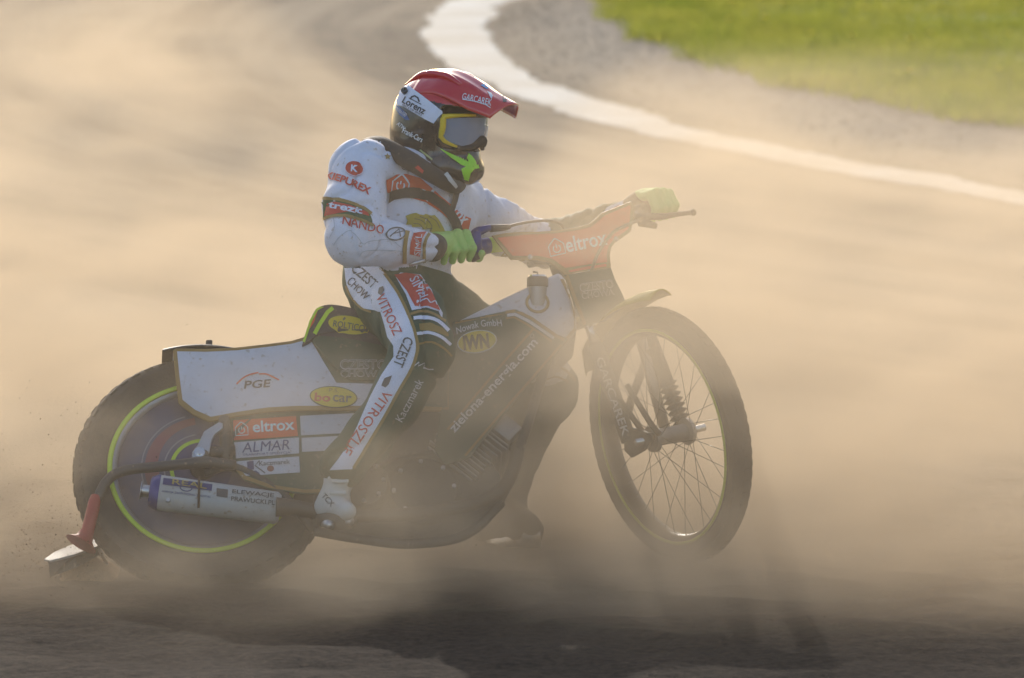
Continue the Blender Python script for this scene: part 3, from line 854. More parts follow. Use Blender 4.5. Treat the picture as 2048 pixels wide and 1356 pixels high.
# ---- frame
fr = MB()
def bpath(pts, r, n=10): fr.add(*tube(smooth_path([B(x, y, k) for x, y, k in pts], 6), r, n))
for s_ in (0.055, -0.055):
    bpath([(1130, 600, 0.0), (1090, 735, s_ * .6), (1045, 880, s_), (1000, 1000, s_), (930, 1070, s_), (820, 1088, s_), (720, 1078, s_), (628, 1062, s_)], 0.013)
    bpath([(628, 1062, s_), (560, 985, s_ * 1.15), (470, 935, s_ * 1.25), (408, 945, s_ * 1.3)], 0.012)
    bpath([(628, 1062, s_), (650, 900, s_), (690, 760, s_), (720, 690, s_)], 0.012)
    bpath([(720, 690, s_), (600, 760, s_ * 1.1), (470, 870, s_ * 1.2), (408, 945, s_ * 1.3)], 0.011)
bpath([(1118, 560, 0), (1000, 650, 0), (850, 680, 0), (720, 690, 0)], 0.018)
frame = fr.build('frame', M_BLKMET, bike)
mb = MB(); mb.add(*tube([S(1110, 505, 0), S(1166, 652, 0)], 0.028, 20)); mb.build('steering_head', M_BLKMET, bike, sharp=40)

# ---- engine
ep = [(655, 1066), (668, 985), (700, 925), (770, 825), (850, 812), (935, 850), (1000, 950), (1010, 1010), (960, 1062), (860, 1082), (740, 1076)]
for y_ in (0.052, -0.062): plate('engine_plate', ep, y_, y_ + 0.008, M_DARKENG, bev=0.002)
eng = empty('engine', B(830, 1000)); eng.parent = bike; eng.matrix_parent_inverse = bike.matrix_world.inverted(); bpy.context.view_layer.update()
cc_ = B(845, 1005)
mb = MB(); mb.add(*lathe(cc_, RGT, UPB, [(-0.075, 0.0), (-0.075, 0.085), (-0.06, 0.098), (0.06, 0.098), (0.075, 0.085), (0.08, 0.05), (0.08, 0.0)], 40, closed=False)); mb.build('crankcase', M_DARKENG, eng, sharp=35)
mb = MB(); mb.add(*lathe(B(720, 1000), RGT, UPB, [(-0.09, 0.0), (-0.09, 0.07), (0.085, 0.074), (0.1, 0.066), (0.105, 0.03), (0.105, 0.0)], 36, closed=False)); mb.build('clutch_cover', M_DARKENG, eng, sharp=35)
for q in range(8):
    for c_, r_, y_ in ((cc_, 0.078, 0.079), (B(720, 1000), 0.056, 0.104)):
        a = 2 * pi * q / 8; mb = MB(); mb.add(*lathe(c_ + RGT * y_ + (FWD * cos(a) + UPB * sin(a)) * r_, RGT, UPB, [(-.004, .006), (.005, .006), (.005, 0)], 6, closed=False)); mb.build('cover_bolt', M_STEEL, eng, smooth=False)
for h_ in ([(740, 945, .10), (790, 915, .085), (850, 905, .07), (905, 900, .05)],):
    mb = MB(); mb.add(*tube(smooth_path([B(*q) for q in h_], 8), .006, 8)); mb.build('oil_hose', M_BLACK, eng)
cyl_dir = nrm(B(1000, 845) - cc_)
fx = nrm(np.cross(RGT, cyl_dir))
mb = MB(); mb.add(*tube([cc_ + cyl_dir * 0.08, cc_ + cyl_dir * 0.27], 0.052, 24)); mb.build('cylinder', M_DARKENG, eng)
for k in range(11):
    mb = MB(); c = cc_ + cyl_dir * (0.105 + 0.0135 * k); q = 0.15 + 0.012 * (k % 2) + (0.02 if k > 7 else 0)
    mb.add(*box(c, fx, RGT, cyl_dir, q, q * 0.95, 0.005)); bevel(mb.build('cooling_fin', M_ALU, eng, smooth=False), 0.002, 1)
mb = MB(); mb.add(*box(cc_ + cyl_dir * 0.285, fx, RGT, cyl_dir, 0.15, 0.14, 0.06)); bevel(mb.build('cylinder_head', M_ALU, eng, smooth=False), 0.012)
hd = cc_ + cyl_dir * 0.285
mb = MB(); mb.add(*tube(smooth_path([hd + fx * 0.06 * (1 if fx @ FWD > 0 else -1), B(1035, 905, 0.05), B(1005, 978, 0.08), B(930, 1012, 0.095), B(800, 1030, 0.115), B(680, 1030, 0.13), B(590, 1016, 0.15), B(552, 1014, 0.15)], 8), [0.018, 0.018, 0.018, 0.018, 0.018, 0.02, 0.026], 16)); mb.build('exhaust_pipe', mat('heated_steel', (0.12, 0.09, 0.07), 0.45, 0.7, dust=0.35), bike)
mb = MB(); mb.add(*tube([B(905, 850, 0), B(850, 800, 0)], [0.03, 0.036], 18)); mb.build('carburettor', M_ALU, eng)
# silencer, oval, with a blue end cap and short outlet
s0, s1 = B(316, 985, 0.125), B(560, 1017, 0.125)
sd = nrm(s1 - s0); sw = nrm(UPB - (UPB @ sd) * sd)
def ov(p, k, m, n=28):
    return tube(p, k, n, True, 0.78, RGT)
mb = MB(); mb.add(*ov([s0, s0 + sd * 0.004, s1 - sd * 0.01, s1], [0.046, 0.048, 0.044, 0.036], 0)); sil = mb.build('silencer', mat('silencer_alloy', (0.50, 0.49, 0.47), 0.5, 0.1, dust=0.29), bike, sharp=50)
mb = MB(); mb.add(*ov([s0 - sd * 0.022, s0 - sd * 0.02, s0 - sd * 0.004, s0 + sd * 0.003], [0.034, 0.040, 0.049, 0.049], 0)); mb.build('end_cap', M_BLUE, sil, sharp=50)
mb = MB(); mb.add(*lathe(s0, -sd, RGT, [(0.02, 0.016), (0.042, 0.016), (0.045, 0.024), (0.043, 0.024), (0.040, 0.013), (0.02, 0.013)], 24)); mb.build('outlet', M_STEEL, sil, sharp=40)
mb = MB(); mb.add(*tube([s0 + sd * 0.10 + RGT * 0.036 + sw * 0.04, s0 + sd * 0.105 + RGT * 0.041, s0 + sd * 0.11 + RGT * 0.033 - sw * 0.045], 0.006, 8, flat=0.5)); mb.build('spring_strap', mat('rusty_strap', (0.09, 0.05, 0.03), 0.7, 0.3), sil)

# ---- rear axle bracket, dirt deflector, footrest
br = [(385, 920), (383, 905), (396, 888), (408, 862), (438, 843), (446, 846), (446, 856), (430, 868), (424, 880), (415, 921), (402, 926)]
bo = plate('axle_bracket', br, 0.108, 0.118, M_STEEL, bev=0.003)
mb = MB(); mb.add(*lathe(B(399, 906, 0.118), RGT, UPB, [(0, 0.014), (0.006, 0.014), (0.006, 0.010), (0.012, 0.0095), (0.012, 0.0), (0, 0.0)], 20)); mb.build('axle_nut', M_CHROME, bo, sharp=40)
mb = MB(); mb.add(*tube([B(448, 835, 0.1), B(452, 880, 0.1), B(456, 935, 0.1)], [0.014, 0.018, 0.012], 14)); mb.add(*tube([B(420, 905, 0.1), B(470, 900, 0.1)], 0.015, 14)); mb.build('chain_adjuster', M_BLACK, bike)
dfl = empty('dirt_deflector', B(300, 935, 0.09)); dfl.parent = bike; dfl.matrix_parent_inverse = bike.matrix_world.inverted(); bpy.context.view_layer.update()
mb = MB(); mb.add(*tube(smooth_path([B(470, 930, 0.10), B(410, 924, 0.12), B(370, 928, 0.12), (B(310, 934, 0.1)), B(255, 940, 0.085), B(222, 954, 0.075), B(203, 980, 0.065), B(190, 1015, 0.055)], 8), [0.013, 0.015, 0.014, 0.0135, 0.0135, 0.0135, 0.013], 16)); mb.build('stay', M_BLKMET, dfl)
mb = MB(); mb.add(*tube([B(193, 994, 0.06), B(189, 1005, 0.06), B(176, 1060, 0.045), B(168, 1078, 0.04), B(162, 1088, 0.038)], [0.0155, 0.0165, 0.017, 0.024, 0.044], 18)); mb.build('sleeve', M_RED, dfl, sharp=50)
fl = [(88, 1118, -.12), (108, 1104, -.04), (135, 1092, .03), (170, 1082, .07), (217, 1074, .06), (219, 1080, .0), (195, 1092, -.08), (150, 1108, -.14), (100, 1121, -.16)]
fp = [D(*q) for q in fl]
v, f = slab(fp, [p - np.array([0, 0, 0.006]) for p in fp]); bevel(obj('blade', v, f, mat('bare_blade', (0.42, 0.41, 0.39), 0.55, 0.3, dust=0.4), dfl, smooth=False), 0.0015)
sk = [(96, 1121, -.155), (150, 1108, -.135), (195, 1092, -.075)]
V = [D(*q) for q in sk] + [D(x + 4, y + 34 - 8 * i, d) for i, (x, y, d) in enumerate(sk)]
v, f = slab([V[0], V[1], V[2], V[5], V[4], V[3]], [p + c2w([0, 0, 0.006]) for p in (V[0], V[1], V[2], V[5], V[4], V[3])])
obj('skirt', v, f, M_BLACK, dfl, smooth=False)
mb = MB(); mb.add(*tube([D(192, 1090, 0.0), D(214, 1128, 0.02)], 0.005, 8)); mb.add(*tube([D(196, 1094, 0.02), D(206, 1108, 0.02)], 0.004, 8)); mb.build('brace', M_STEEL, dfl)
mb = MB(); mb.add(*tube([B(640, 1040, 0.06), B(650, 1047, 0.16), B(660, 1050, 0.24)], 0.012, 12)); mb.add(*tube([B(690, 1045, 0.2), B(700, 1042, 0.24)], 0.012, 12))
mb.build('footrest', M_STEEL, bike)
mb = MB(); mb.add(*lathe(B(697, 1043, 0.22), RGT, UPB, [(-0.004, 0.014), (0.004, 0.014), (0.004, 0.019), (-0.004, 0.019)], 28)); mb.build('footrest_ring', M_STEEL, bike)

# ---- front end
fk = empty('front_fork', S(1190, 660)); fk.parent = bike; fk.matrix_parent_inverse = bike.matrix_world.inverted(); bpy.context.view_layer.update()
kn = 0.082
mb = MB(); mb.add(*tube([S(1146, 556, kn), S(1178, 645, kn)], 0.017, 18)); mb.build('upper_tube', M_BLACK, fk)
mb = MB(); mb.add(*tube([S(1172, 630, kn), S(1194, 695, kn)], 0.0145, 18)); mb.build('stanchion', M_CHROME, fk)
mb = MB(); mb.add(*tube([S(1190, 686, kn), S(1192, 692, kn), S(1258, 882, kn)], [0.016, 0.022, 0.021], 18)); near_leg = mb.build('fork_leg', M_BLACK, fk, sharp=50)
mb = MB(); mb.add(*tube([S(1278, 625, -kn), S(1305, 690, -kn), S(1336, 772, -kn)], [0.017, 0.02, 0.02], 18)); mb.build('fork_leg', M_BLACK, fk)
n = 9; pts = []; rad = []
for k in range(n * 4 + 1):
    q = k / (n * 4); pts.append(S(1334 + 38 * q, 768 + 100 * q, -kn)); rad.append(0.021 + 0.0065 * cos(2 * pi * k / 4))
mb = MB(); mb.add(*tube(pts, rad, 18)); mb.build('bellows', M_BLACK, fk)
mb = MB(); mb.add(*tube([S(1272, 640, -0.052), S(1336, 882, -0.052)], 0.015, 16)); mb.build('stanchion', M_STEEL, fk)
for s_, q in ((kn, [(1246, 852), (1270, 858), (1302, 868), (1304, 882), (1286, 902), (1262, 916), (1248, 902)]), (-kn, [(1352, 842), (1372, 838), (1384, 850), (1384, 872), (1368, 886), (1350, 880)])):
    v, f = slab([S(x, y, s_ + 0.006) for x, y in q], [S(x, y, s_ + 0.006) - S_N * 0.012 for x, y in q]); bevel(obj('axle_plate', v, f, M_DARKENG, fk, smooth=False), 0.003)
mb = MB(); mb.add(*tube([FW_C + S_N * 0.11, FW_C - S_N * 0.11], 0.010, 16)); mb.build('axle', M_CHROME, fk)
mb = MB(); mb.add(*tube([S(1254, 770, kn), S(1300, 845, 0.07), S(1318, 868, 0.07)], 0.008, 10)); mb.add(*tube([S(1240, 800, kn), S(1290, 870, 0.07), S(1306, 876, 0.07)], 0.008, 10)); mb.build('link_arm', M_DARKENG, fk)
mb = MB(); mb.add(*tube([S(1300, 700, -0.06), S(1262, 800, -0.05), S(1250, 850, 0.06)], 0.011, 12)); mb.build('brace', M_DARKENG, fk)
mb = MB(); mb.add(*box(S(1172, 628, 0), S_H, S_N, S_A, 0.05, 0.21, 0.025)); bevel(mb.build('fork_yoke', M_ALU, fk, smooth=False), 0.006)
mb = MB(); mb.add(*box(S(1118, 512, 0) - S_H * 0.01, S_H, S_N, S_A, 0.035, 0.18, 0.02)); bevel(mb.build('fork_yoke', M_ALU, fk, smooth=False), 0.006)
# front mudguard hugging the wheel, yellow outside, turned-up nose
def wheel_ang(px, py):
    q = S(px, py) - FW_C; return math.atan2(q @ S_H, q @ S_A)
a_t, a_r = wheel_ang(1322, 596), wheel_ang(1172, 735)
V = []; Fc = []; nA, nW = 40, 10
for i in range(nA + 1):
    q = i / nA; a = a_r + (a_t - a_r) * q
    r = 0.372 + 0.018 * max(0, (q - 0.65) / 0.35) ** 1.5
    w_ = 0.06 * min(1, (0.45 + 1.4 * min(q, 1.05 - q) * 2))
    for k in range(nW + 1):
        s_ = 2 * k / nW - 1
        V.append(FW_C + S_N * w_ * s_ + (S_A * cos(a) + S_H * sin(a)) * (r - 0.022 * s_ * s_))
for i in range(nA):
    for k in range(nW):
        a = i * (nW + 1) + k; Fc.append((a, a + 1, a + nW + 2, a + nW + 1))
mg = obj('front_mudguard', V, Fc, mat('yellow_plastic', (0.50, 0.42, 0.03), 0.35, dust=0.12), bike)
so_ = mg.modifiers.new('thick', 'SOLIDIFY'); so_.thickness = 0.003
# bars
H0 = float((S(1118, 512) - FW_C) @ S_H)
def bar(px, py, h=0.0): return SH(px, py, H0 + h)
HBR, HBL = bar(866, 506), bar(1343, 410)
hb = empty('handlebar', bar(1118, 500)); hb.parent = bike; hb.matrix_parent_inverse = bike.matrix_world.inverted(); bpy.context.view_layer.update()
mb = MB(); mb.add(*tube(smooth_path([HBR, bar(985, 490), bar(1040, 505, 0.01), bar(1085, 522, 0.02), bar(1150, 508, 0.02), bar(1200, 460, 0.01), bar(1250, 430), HBL], 8), 0.011, 14)); mb.build('bar', M_BLKMET, hb)
mb = MB(); mb.add(*tube([HBR, bar(948, 495)], 0.016, 16)); mb.build('grip', M_BLACK, hb)
mb = MB(); mb.add(*tube([bar(1272, 424), HBL], 0.016, 16)); mb.build('grip', M_BLACK, hb)
mb = MB(); mb.add(*tube([bar(974, 491), bar(978, 490.5), bar(1002, 488)], [0.016, 0.021, 0.021], 20)); mb.build('bar_pad', M_LIME, hb, sharp=40)
# throttle housing: a bent blue casting with black clamp below
mb = MB(); mb.add(*tube(smooth_path([bar(953, 505, 0.01), bar(950, 484, 0.02), bar(954, 466, 0.02), bar(970, 458, 0.03), bar(986, 455, 0.03)], 6), [0.016, 0.019, 0.015, 0.010, 0.008], 14)); mb.add(*tube([bar(942, 496), bar(976, 491)], 0.022, 18)); mb.build('throttle_housing', M_BLUE, hb, sharp=50)
mb = MB(); mb.add(*tube([bar(945, 503, 0.01), bar(952, 521, 0.01)], [0.016, 0.012], 12)); mb.add(*tube([bar(960, 498, 0.012), bar(966, 512, 0.012)], 0.009, 10)); mb.build('throttle_clamp', M_BLACK, hb)
mb = MB(); mb.add(*tube(smooth_path([bar(980, 457, 0.03), bar(1010, 455, 0.035), bar(1020, 453, 0.035)], 5), [0.010, 0.0085, 0.006], 12)); mb.build('cable_boot', M_BLACK, hb)
mb = MB(); mb.add(*tube(smooth_path([bar(1010, 455, 0.035), bar(1040, 447, 0.035), bar(1075, 442, 0.03), bar(1105, 442, 0.02), bar(1125, 452, 0.0), bar(1140, 490, -0.03)], 8), 0.0038, 10)); mb.build('throttle_cable', M_BLACK, hb)
# clutch side
mb = MB(); mb.add(*tube([bar(1265, 428), bar(1288, 420)], 0.020, 16)); mb.add(*tube([bar(1278, 424, 0.02), bar(1284, 445, 0.03), bar(1312, 452, 0.03)], [0.016, 0.014, 0.008], 12)); mb.build('clutch_perch', M_BLACK, hb)
mb = MB(); mb.add(*tube(smooth_path([bar(1270, 432, 0.035), bar(1320, 433, 0.055), bar(1350, 429, 0.06), bar(1383, 425, 0.06)], 6), [0.010, 0.009, 0.007, 0.006], 12, flat=0.75)); lv = mb.build('clutch_lever', M_BLACK, hb)
mb = MB(); mb.add(*ball(bar(1386, 424.5, 0.06), 0.0095, 8)); mb.build('ball_end', M_BLACK, lv)
# front panel
HP = H0 + 0.045
fpan = [(984, 471), (1010, 466), (1045, 463), (1075, 463), (1110, 461), (1150, 455), (1178, 448), (1192, 436), (1205, 425), (1230, 415), (1263, 402), (1268, 412), (1266, 444), (1262, 462), (1248, 473), (1232, 483), (1223, 495), (1220, 510), (1222, 535), (1175, 541), (1129, 549), (1112, 533), (1100, 524), (1075, 519), (1022, 519)]
def front_plate(name, pts, h, m, th=0.005, par=bike):
    v, f = slab([SH(x, y, h) for x, y in pts], [SH(x, y, h) - S_H * th for x, y in pts]); return bevel(obj(name, v, f, m, par, smooth=False), 0.0012)
fpo = front_plate('front_panel', fpan, HP, M_GOLD)
FPB = bvh_of(fpo)
patch([(995, 476), (1045, 470), (1110, 467), (1152, 461), (1182, 454), (1196, 443), (1209, 431), (1232, 421), (1258, 411), (1261, 414), (1259, 440), (1256, 458), (1243, 468), (1227, 479), (1217, 492), (1213, 510), (1214, 524), (1175, 529), (1130, 536), (1104, 518), (1077, 512), (1025, 512)], FPB, M_ORANGE, fpo, 'panel_face', 0.0012, 40)
HS = max(HP - 0.006, float((S(1160, 600, kn) - FW_C) @ S_H) + 0.024)
lowp = [(1130, 550), (1175, 542), (1222, 535), (1230, 558), (1246, 590), (1253, 610), (1215, 640), (1168, 652), (1150, 605)]
lpo = front_plate('fork_shield', lowp, HS, M_GREEN)
LPB = bvh_of(lpo)
line_on([(1133, 551), (1152, 602), (1170, 650)], 6, LPB, M_GOLD, lpo)
patch([(1137, 541), (1175, 533), (1212, 528), (1213, 533), (1175, 539), (1139, 545)], FPB, M_ORANGE, fpo, 'panel_face', 0.0012, 40)
for x, y in ((1060, 514), (1232, 478), (1180, 545)):
    mb = MB(); mb.add(*lathe(SH(x, y, HP), S_H, S_A, [(-0.002, 0.0075), (0.003, 0.0065), (0.004, 0.0), (-0.002, 0.0)], 14, closed=False)); mb.build('panel_bolt', M_STEEL, fpo)
mb = MB(); mb.add(*tube(smooth_path([bar(1278, 440, 0.04), SH(1250, 452, HP + 0.02), SH(1225, 466, HP + 0.025), SH(1200, 500, HP + 0.02), SH(1185, 535, HP + 0.012), SH(1180, 552, HP - 0.02)], 8), 0.0042, 10)); mb.build('clutch_cable', M_BLKMET, hb)

# ================================================================ THE RIDER
M_SUIT = mat('white_suit', (0.74, 0.75, 0.86), 0.75, var=0.03, scale=14, bump=0.45, bscale=24, dust=0.22, sheen=0.2)
M_TROUSER = mat('green_suit', (0.016, 0.065, 0.034), 0.75, var=0.12, scale=14, bump=0.10, bscale=220, dust=0.12)
M_SKIN = mat('skin', (0.48, 0.27, 0.19), 0.55)
M_GLOVE = mat('lime_glove', (0.45, 0.72, 0.18), 0.7, var=0.08, bump=0.25, bscale=160, dust=0.10)
M_GLOVEBLK = mat('black_glove', (0.03, 0.027, 0.025), 0.75, bump=0.25, bscale=160, dust=0.15)
M_BOOT = mat('white_boot', (0.66, 0.66, 0.64), 0.5, bump=0.15, bscale=60, dust=0.3)
M_BOOTBLK = mat('dark_boot', (0.05, 0.045, 0.04), 0.6, bump=0.15, bscale=60, dust=0.5)
M_HBLACK = mat('helmet_black', (0.014, 0.015, 0.018), 0.2, var=0.1, coat=0.6, dust=0.06)
M_HRED = mat('helmet_red', (0.62, 0.022, 0.03), 0.16, var=0.04, coat=1.0)
M_FOAM = mat('dark_foam', (0.02, 0.02, 0.022), 0.9)
M_STRAP = mat('black_webbing', (0.022, 0.021, 0.022), 0.75, bump=0.2, bscale=300, dust=0.1)
M_SUITGREEN = mat('suit_green', (0.012, 0.085, 0.03), 0.7, var=0.08, dust=0.06)
M_SUITGOLD = mat('suit_gold', (0.29, 0.19, 0.05), 0.7, var=0.08, dust=0.05)
M_SUITRED = mat('suit_red', (0.56, 0.045, 0.03), 0.7, var=0.06, dust=0.05)
M_SUITORG = mat('suit_orange', (0.66, 0.085, 0.022), 0.7, var=0.06, dust=0.05)
M_SUITWHT = mat('suit_white_print', (0.74, 0.75, 0.86), 0.75, var=0.03, dust=0.06)
M_SUITYEL = mat('suit_yellow', (0.40, 0.33, 0.03), 0.7, var=0.1)

person = empty('person', B(660, 1050, 0.2))
tag(person, 'motorcycle racer in white and green leathers and red helmet, gripping the handlebars', 'person')
def part(name, loc):
    o = empty(name, loc); o.parent = person; o.matrix_parent_inverse = person.matrix_world.inverted(); bpy.context.view_layer.update(); return o

# helmet axes: forward, right (camera side), up
HC = D(886, 246, 0.33)
hf = c2w(nrm([0.86, -0.17, -0.48])); hu = c2w([0.12, 0.97, -0.10]); hu = nrm(hu - (hu @ hf) * hf); hr = nrm(np.cross(hf, hu))
if hr @ AX_F > 0: hr = -hr
HA = np.stack([hf, hr, hu])
def HL(x, y, z): return HC + hf * x + hr * y + hu * z

cf, cl = c2w(nrm([0.72, -0.10, -0.69])), c2w(nrm([0.69, 0.0, 0.72]))
cu = nrm(np.cross(cf, cl));  cu = cu if cu[2] > 0 else -cu
T_AX = np.stack([cf, cl, cu])
tor = c2w(nrm([0.16, 1.0, 0.08])); tor2 = nrm(tor - (tor @ cf) * cf)
T2 = np.stack([nrm(np.cross(cl, tor2)), cl, tor2])
ZONES = []                                    # (kind, function)
def cone(kind, a, b, ra, rb, sq=None, k=0.03): ZONES.append((kind, k, lambda P, a=a, b=b, ra=ra, rb=rb, sq=sq: sdf_cone(P, a, b, ra, rb, sq)))
def ell(kind, c, ax, r, k=0.05): ZONES.append((kind, k, lambda P, c=c, ax=ax, r=r: sdf_ell(P, c, ax, r)))
J = dict(rs=D(724, 338, .16), rm=D(706, 420, .07), re=D(703, 480, -.01), rf=D(778, 488, .05), rw=D(852, 495, .13),
         ls=D(918, 410, .50), lm=D(1000, 455, .62), le=D(1078, 488, .74), lf=D(1165, 462, .73), lw=D(1262, 420, .66),
         rh=D(775, 585, .20), rt=D(820, 638, .03), rk=D(846, 694, -.15), rc=D(792, 800, -.18), ra=D(692, 925, -.21),
         lh=D(820, 590, .42), lk=D(1086, 778, .50), la=D(1018, 950, .72))
ell('jacket', D(832, 412, .33), T2, (.125, .185, .145))
ell('jacket', D(800, 490, .32), T2, (.120, .155, .150))
ell('trousers', D(792, 572, .31), T2, (.125, .160, .105))
ell('jacket', D(785, 395, .30), T2, (.105, .12, .11), .05)          # upper back
cone('jacket', D(858, 358, .34), J['rs'], .058, .074, k=.05)
cone('jacket', D(862, 362, .35), J['ls'], .058, .068, k=.05)
cone('jacket', J['rs'], J['rm'], .080, .077, k=.03)
cone('jacket', J['rm'], J['re'], .077, .066, k=.03)
cone('jacket', J['re'], J['rf'], .066, .056, k=.025)
cone('jacket', J['rf'], J['rw'], .056, .041, k=.02)
cone('jacket', J['ls'], J['lm'], .074, .070, k=.03)
cone('jacket', J['lm'], J['le'], .070, .062, k=.03)
cone('green_sleeve', J['le'], J['lf'], .060, .050, k=.025)
cone('green_sleeve', J['lf'], J['lw'], .050, .036, k=.02)
cone('trousers', J['rh'], J['rt'], .108, .092, k=.04)
cone('trousers', J['rt'], J['rk'], .094, .080, k=.03)
cone('trousers', J['rk'], J['rc'], .080, .072, k=.025)
cone('trousers', J['rc'], J['ra'], .072, .055, k=.02)
cone('trousers', J['ra'] + nrm(J['ra'] - J['rc']) * -0.012, J['ra'] + nrm(J['ra'] - J['rc']) * 0.012, .058, .060, k=.008)
cone('trousers', J['lh'], J['lk'], .110, .090, k=.04)
cone('trousers', J['lk'], J['la'], .088, .062, k=.03)
cone('neck', D(862, 325, .34), HL(-.01, 0, -.03), .058, .058, k=.03)
ell('head', HL(-.005, 0, .02), HA, (.098, .076, .108), .02)
ell('head', HL(.035, 0, -.05), HA, (.060, .052, .065), .03)
cone('head', HL(.088, 0, .0), HL(.108, 0, -.038), .010, .015, k=.012)
def body_fn(P):
    d = None
    for kind, k, fn in ZONES:
        q = fn(P); d = q if d is None else smin(d, q, k)
    return d
allp = np.array(list(J.values()) + [HL(0, 0, .12)])
V, Fc = surface_net(body_fn, allp.min(0) - 0.15, allp.max(0) + 0.15, 0.0072)
V = relax(V, Fc, 2, 0.5)
# folds of the leather: ridges across the limbs near the joints, softer buckles elsewhere
def noise3(P, s, seed):
    g = np.random.default_rng(seed).random((32, 32, 32)); Q = P * s; I = np.floor(Q).astype(int); f_ = Q - I; f_ = f_ * f_ * (3 - 2 * f_)
    r = 0
    for i in (0, 1):
        for j in (0, 1):
            for k in (0, 1):
                w = (f_[:, 0] if i else 1 - f_[:, 0]) * (f_[:, 1] if j else 1 - f_[:, 1]) * (f_[:, 2] if k else 1 - f_[:, 2])
                r = r + w * g[(I[:, 0] + i) % 32, (I[:, 1] + j) % 32, (I[:, 2] + k) % 32]
    return r - 0.5
me_n = np.zeros_like(V)
for a, b, c in ((0, 1, 2), (0, 2, 3)):
    n_ = np.cross(V[Fc[:, b]] - V[Fc[:, a]], V[Fc[:, c]] - V[Fc[:, a]])
    for q in (Fc[:, a], Fc[:, b], Fc[:, c]): np.add.at(me_n, q, n_)
me_n /= np.maximum(np.linalg.norm(me_n, axis=1), 1e-12)[:, None]
disp = 0.010 * noise3(V, 9, 1) + 0.007 * noise3(V, 21, 2) - 0.017 * np.exp(-(noise3(V * np.array([1, 1, .6]), 11, 14) / .035) ** 2) * (noise3(V, 5, 15) + .5)
def folds(p0, p1, c, span, freq, amp, seed):
    global disp
    ax_ = nrm(p1 - p0); t_ = (V - c) @ ax_; dist = np.linalg.norm(V - c, axis=1)
    wob = 0.02 * noise3(V, 16, seed)
    disp = disp + amp * np.exp(-(dist / span) ** 2) * (0.55 - 1.25 * np.abs(np.sin((t_ + wob * 2.2) * freq * .5)) ** 0.6)
folds(J['rs'], J['re'], J['re'] * .6 + J['rm'] * .4 + cf * .05, .09, 170, .004, 3)
folds(J['re'], J['rw'], J['re'] * .7 + J['rf'] * .3, .08, 180, .0035, 4)
folds(J['rh'], J['rk'], J['rk'], .11, 150, .004, 5)
folds(J['rh'], J['rk'], J['rh'] + cf * .05, .12, 120, .005, 6)
folds(J['ls'], J['le'], J['le'] * .5 + J['lm'] * .5, .13, 160, .0055, 7)
folds(J['le'], J['lw'], J['lf'], .13, 190, .0045, 8)
folds(J['lh'], J['lk'], J['lk'], .13, 140, .005, 9)
folds(D(800, 420, .3), D(800, 540, .3), D(830, 480, .2), .12, 110, .005, 10)
folds(J['rs'], J['re'], J['rs'] + cf * .07, .08, 120, .004, 12)
hd_ = np.linalg.norm((V - HL(0, 0, 0)), axis=1) < 0.13
disp[hd_] = 0
V = V + me_n * disp[:, None]
wc, wnrm = D(800, 528, .31), nrm(tor2)
bm = bmesh.new(); vs_ = [bm.verts.new(tuple(q)) for q in V]
for q in Fc:
    try: bm.faces.new([vs_[i] for i in q])
    except ValueError: pass
bmesh.ops.bisect_plane(bm, geom=bm.verts[:] + bm.edges[:] + bm.faces[:], plane_co=tuple(wc), plane_no=tuple(wnrm), dist=1e-5)
bm.verts.index_update()
V = np.array([v.co[:] for v in bm.verts]); Fc = [[v.index for v in f.verts] for f in bm.faces]; bm.free()
fc_ = np.array([V[f].mean(0) for f in Fc])
dist = np.stack([fn(fc_) for _, _, fn in ZONES], 1)
kinds = [k for k, _, _ in ZONES]
ki = {'jacket': 0, 'neck': 3, 'trousers': 1, 'head': 2, 'green_sleeve': 1}
idx = np.array([ki[k] for k in kinds])[dist.argmin(1)]
near_torso = np.isin(dist.argmin(1), [0, 1, 2, 14])
below = (fc_ - wc) @ wnrm < 0
idx = np.where(near_torso & (dist[:, [6, 7, 8, 9]].min(1) > 0.012), np.where(below, 1, 0), idx)
hq = (fc_ - HC) @ HA.T
idx = np.where((idx == 2) & (hq[:, 2] > .030), 3, idx)
body = obj('body', V, Fc, [M_SUIT, M_TROUSER, M_SKIN, M_FOAM], person, True, idx)
BB = bvh_of(body)

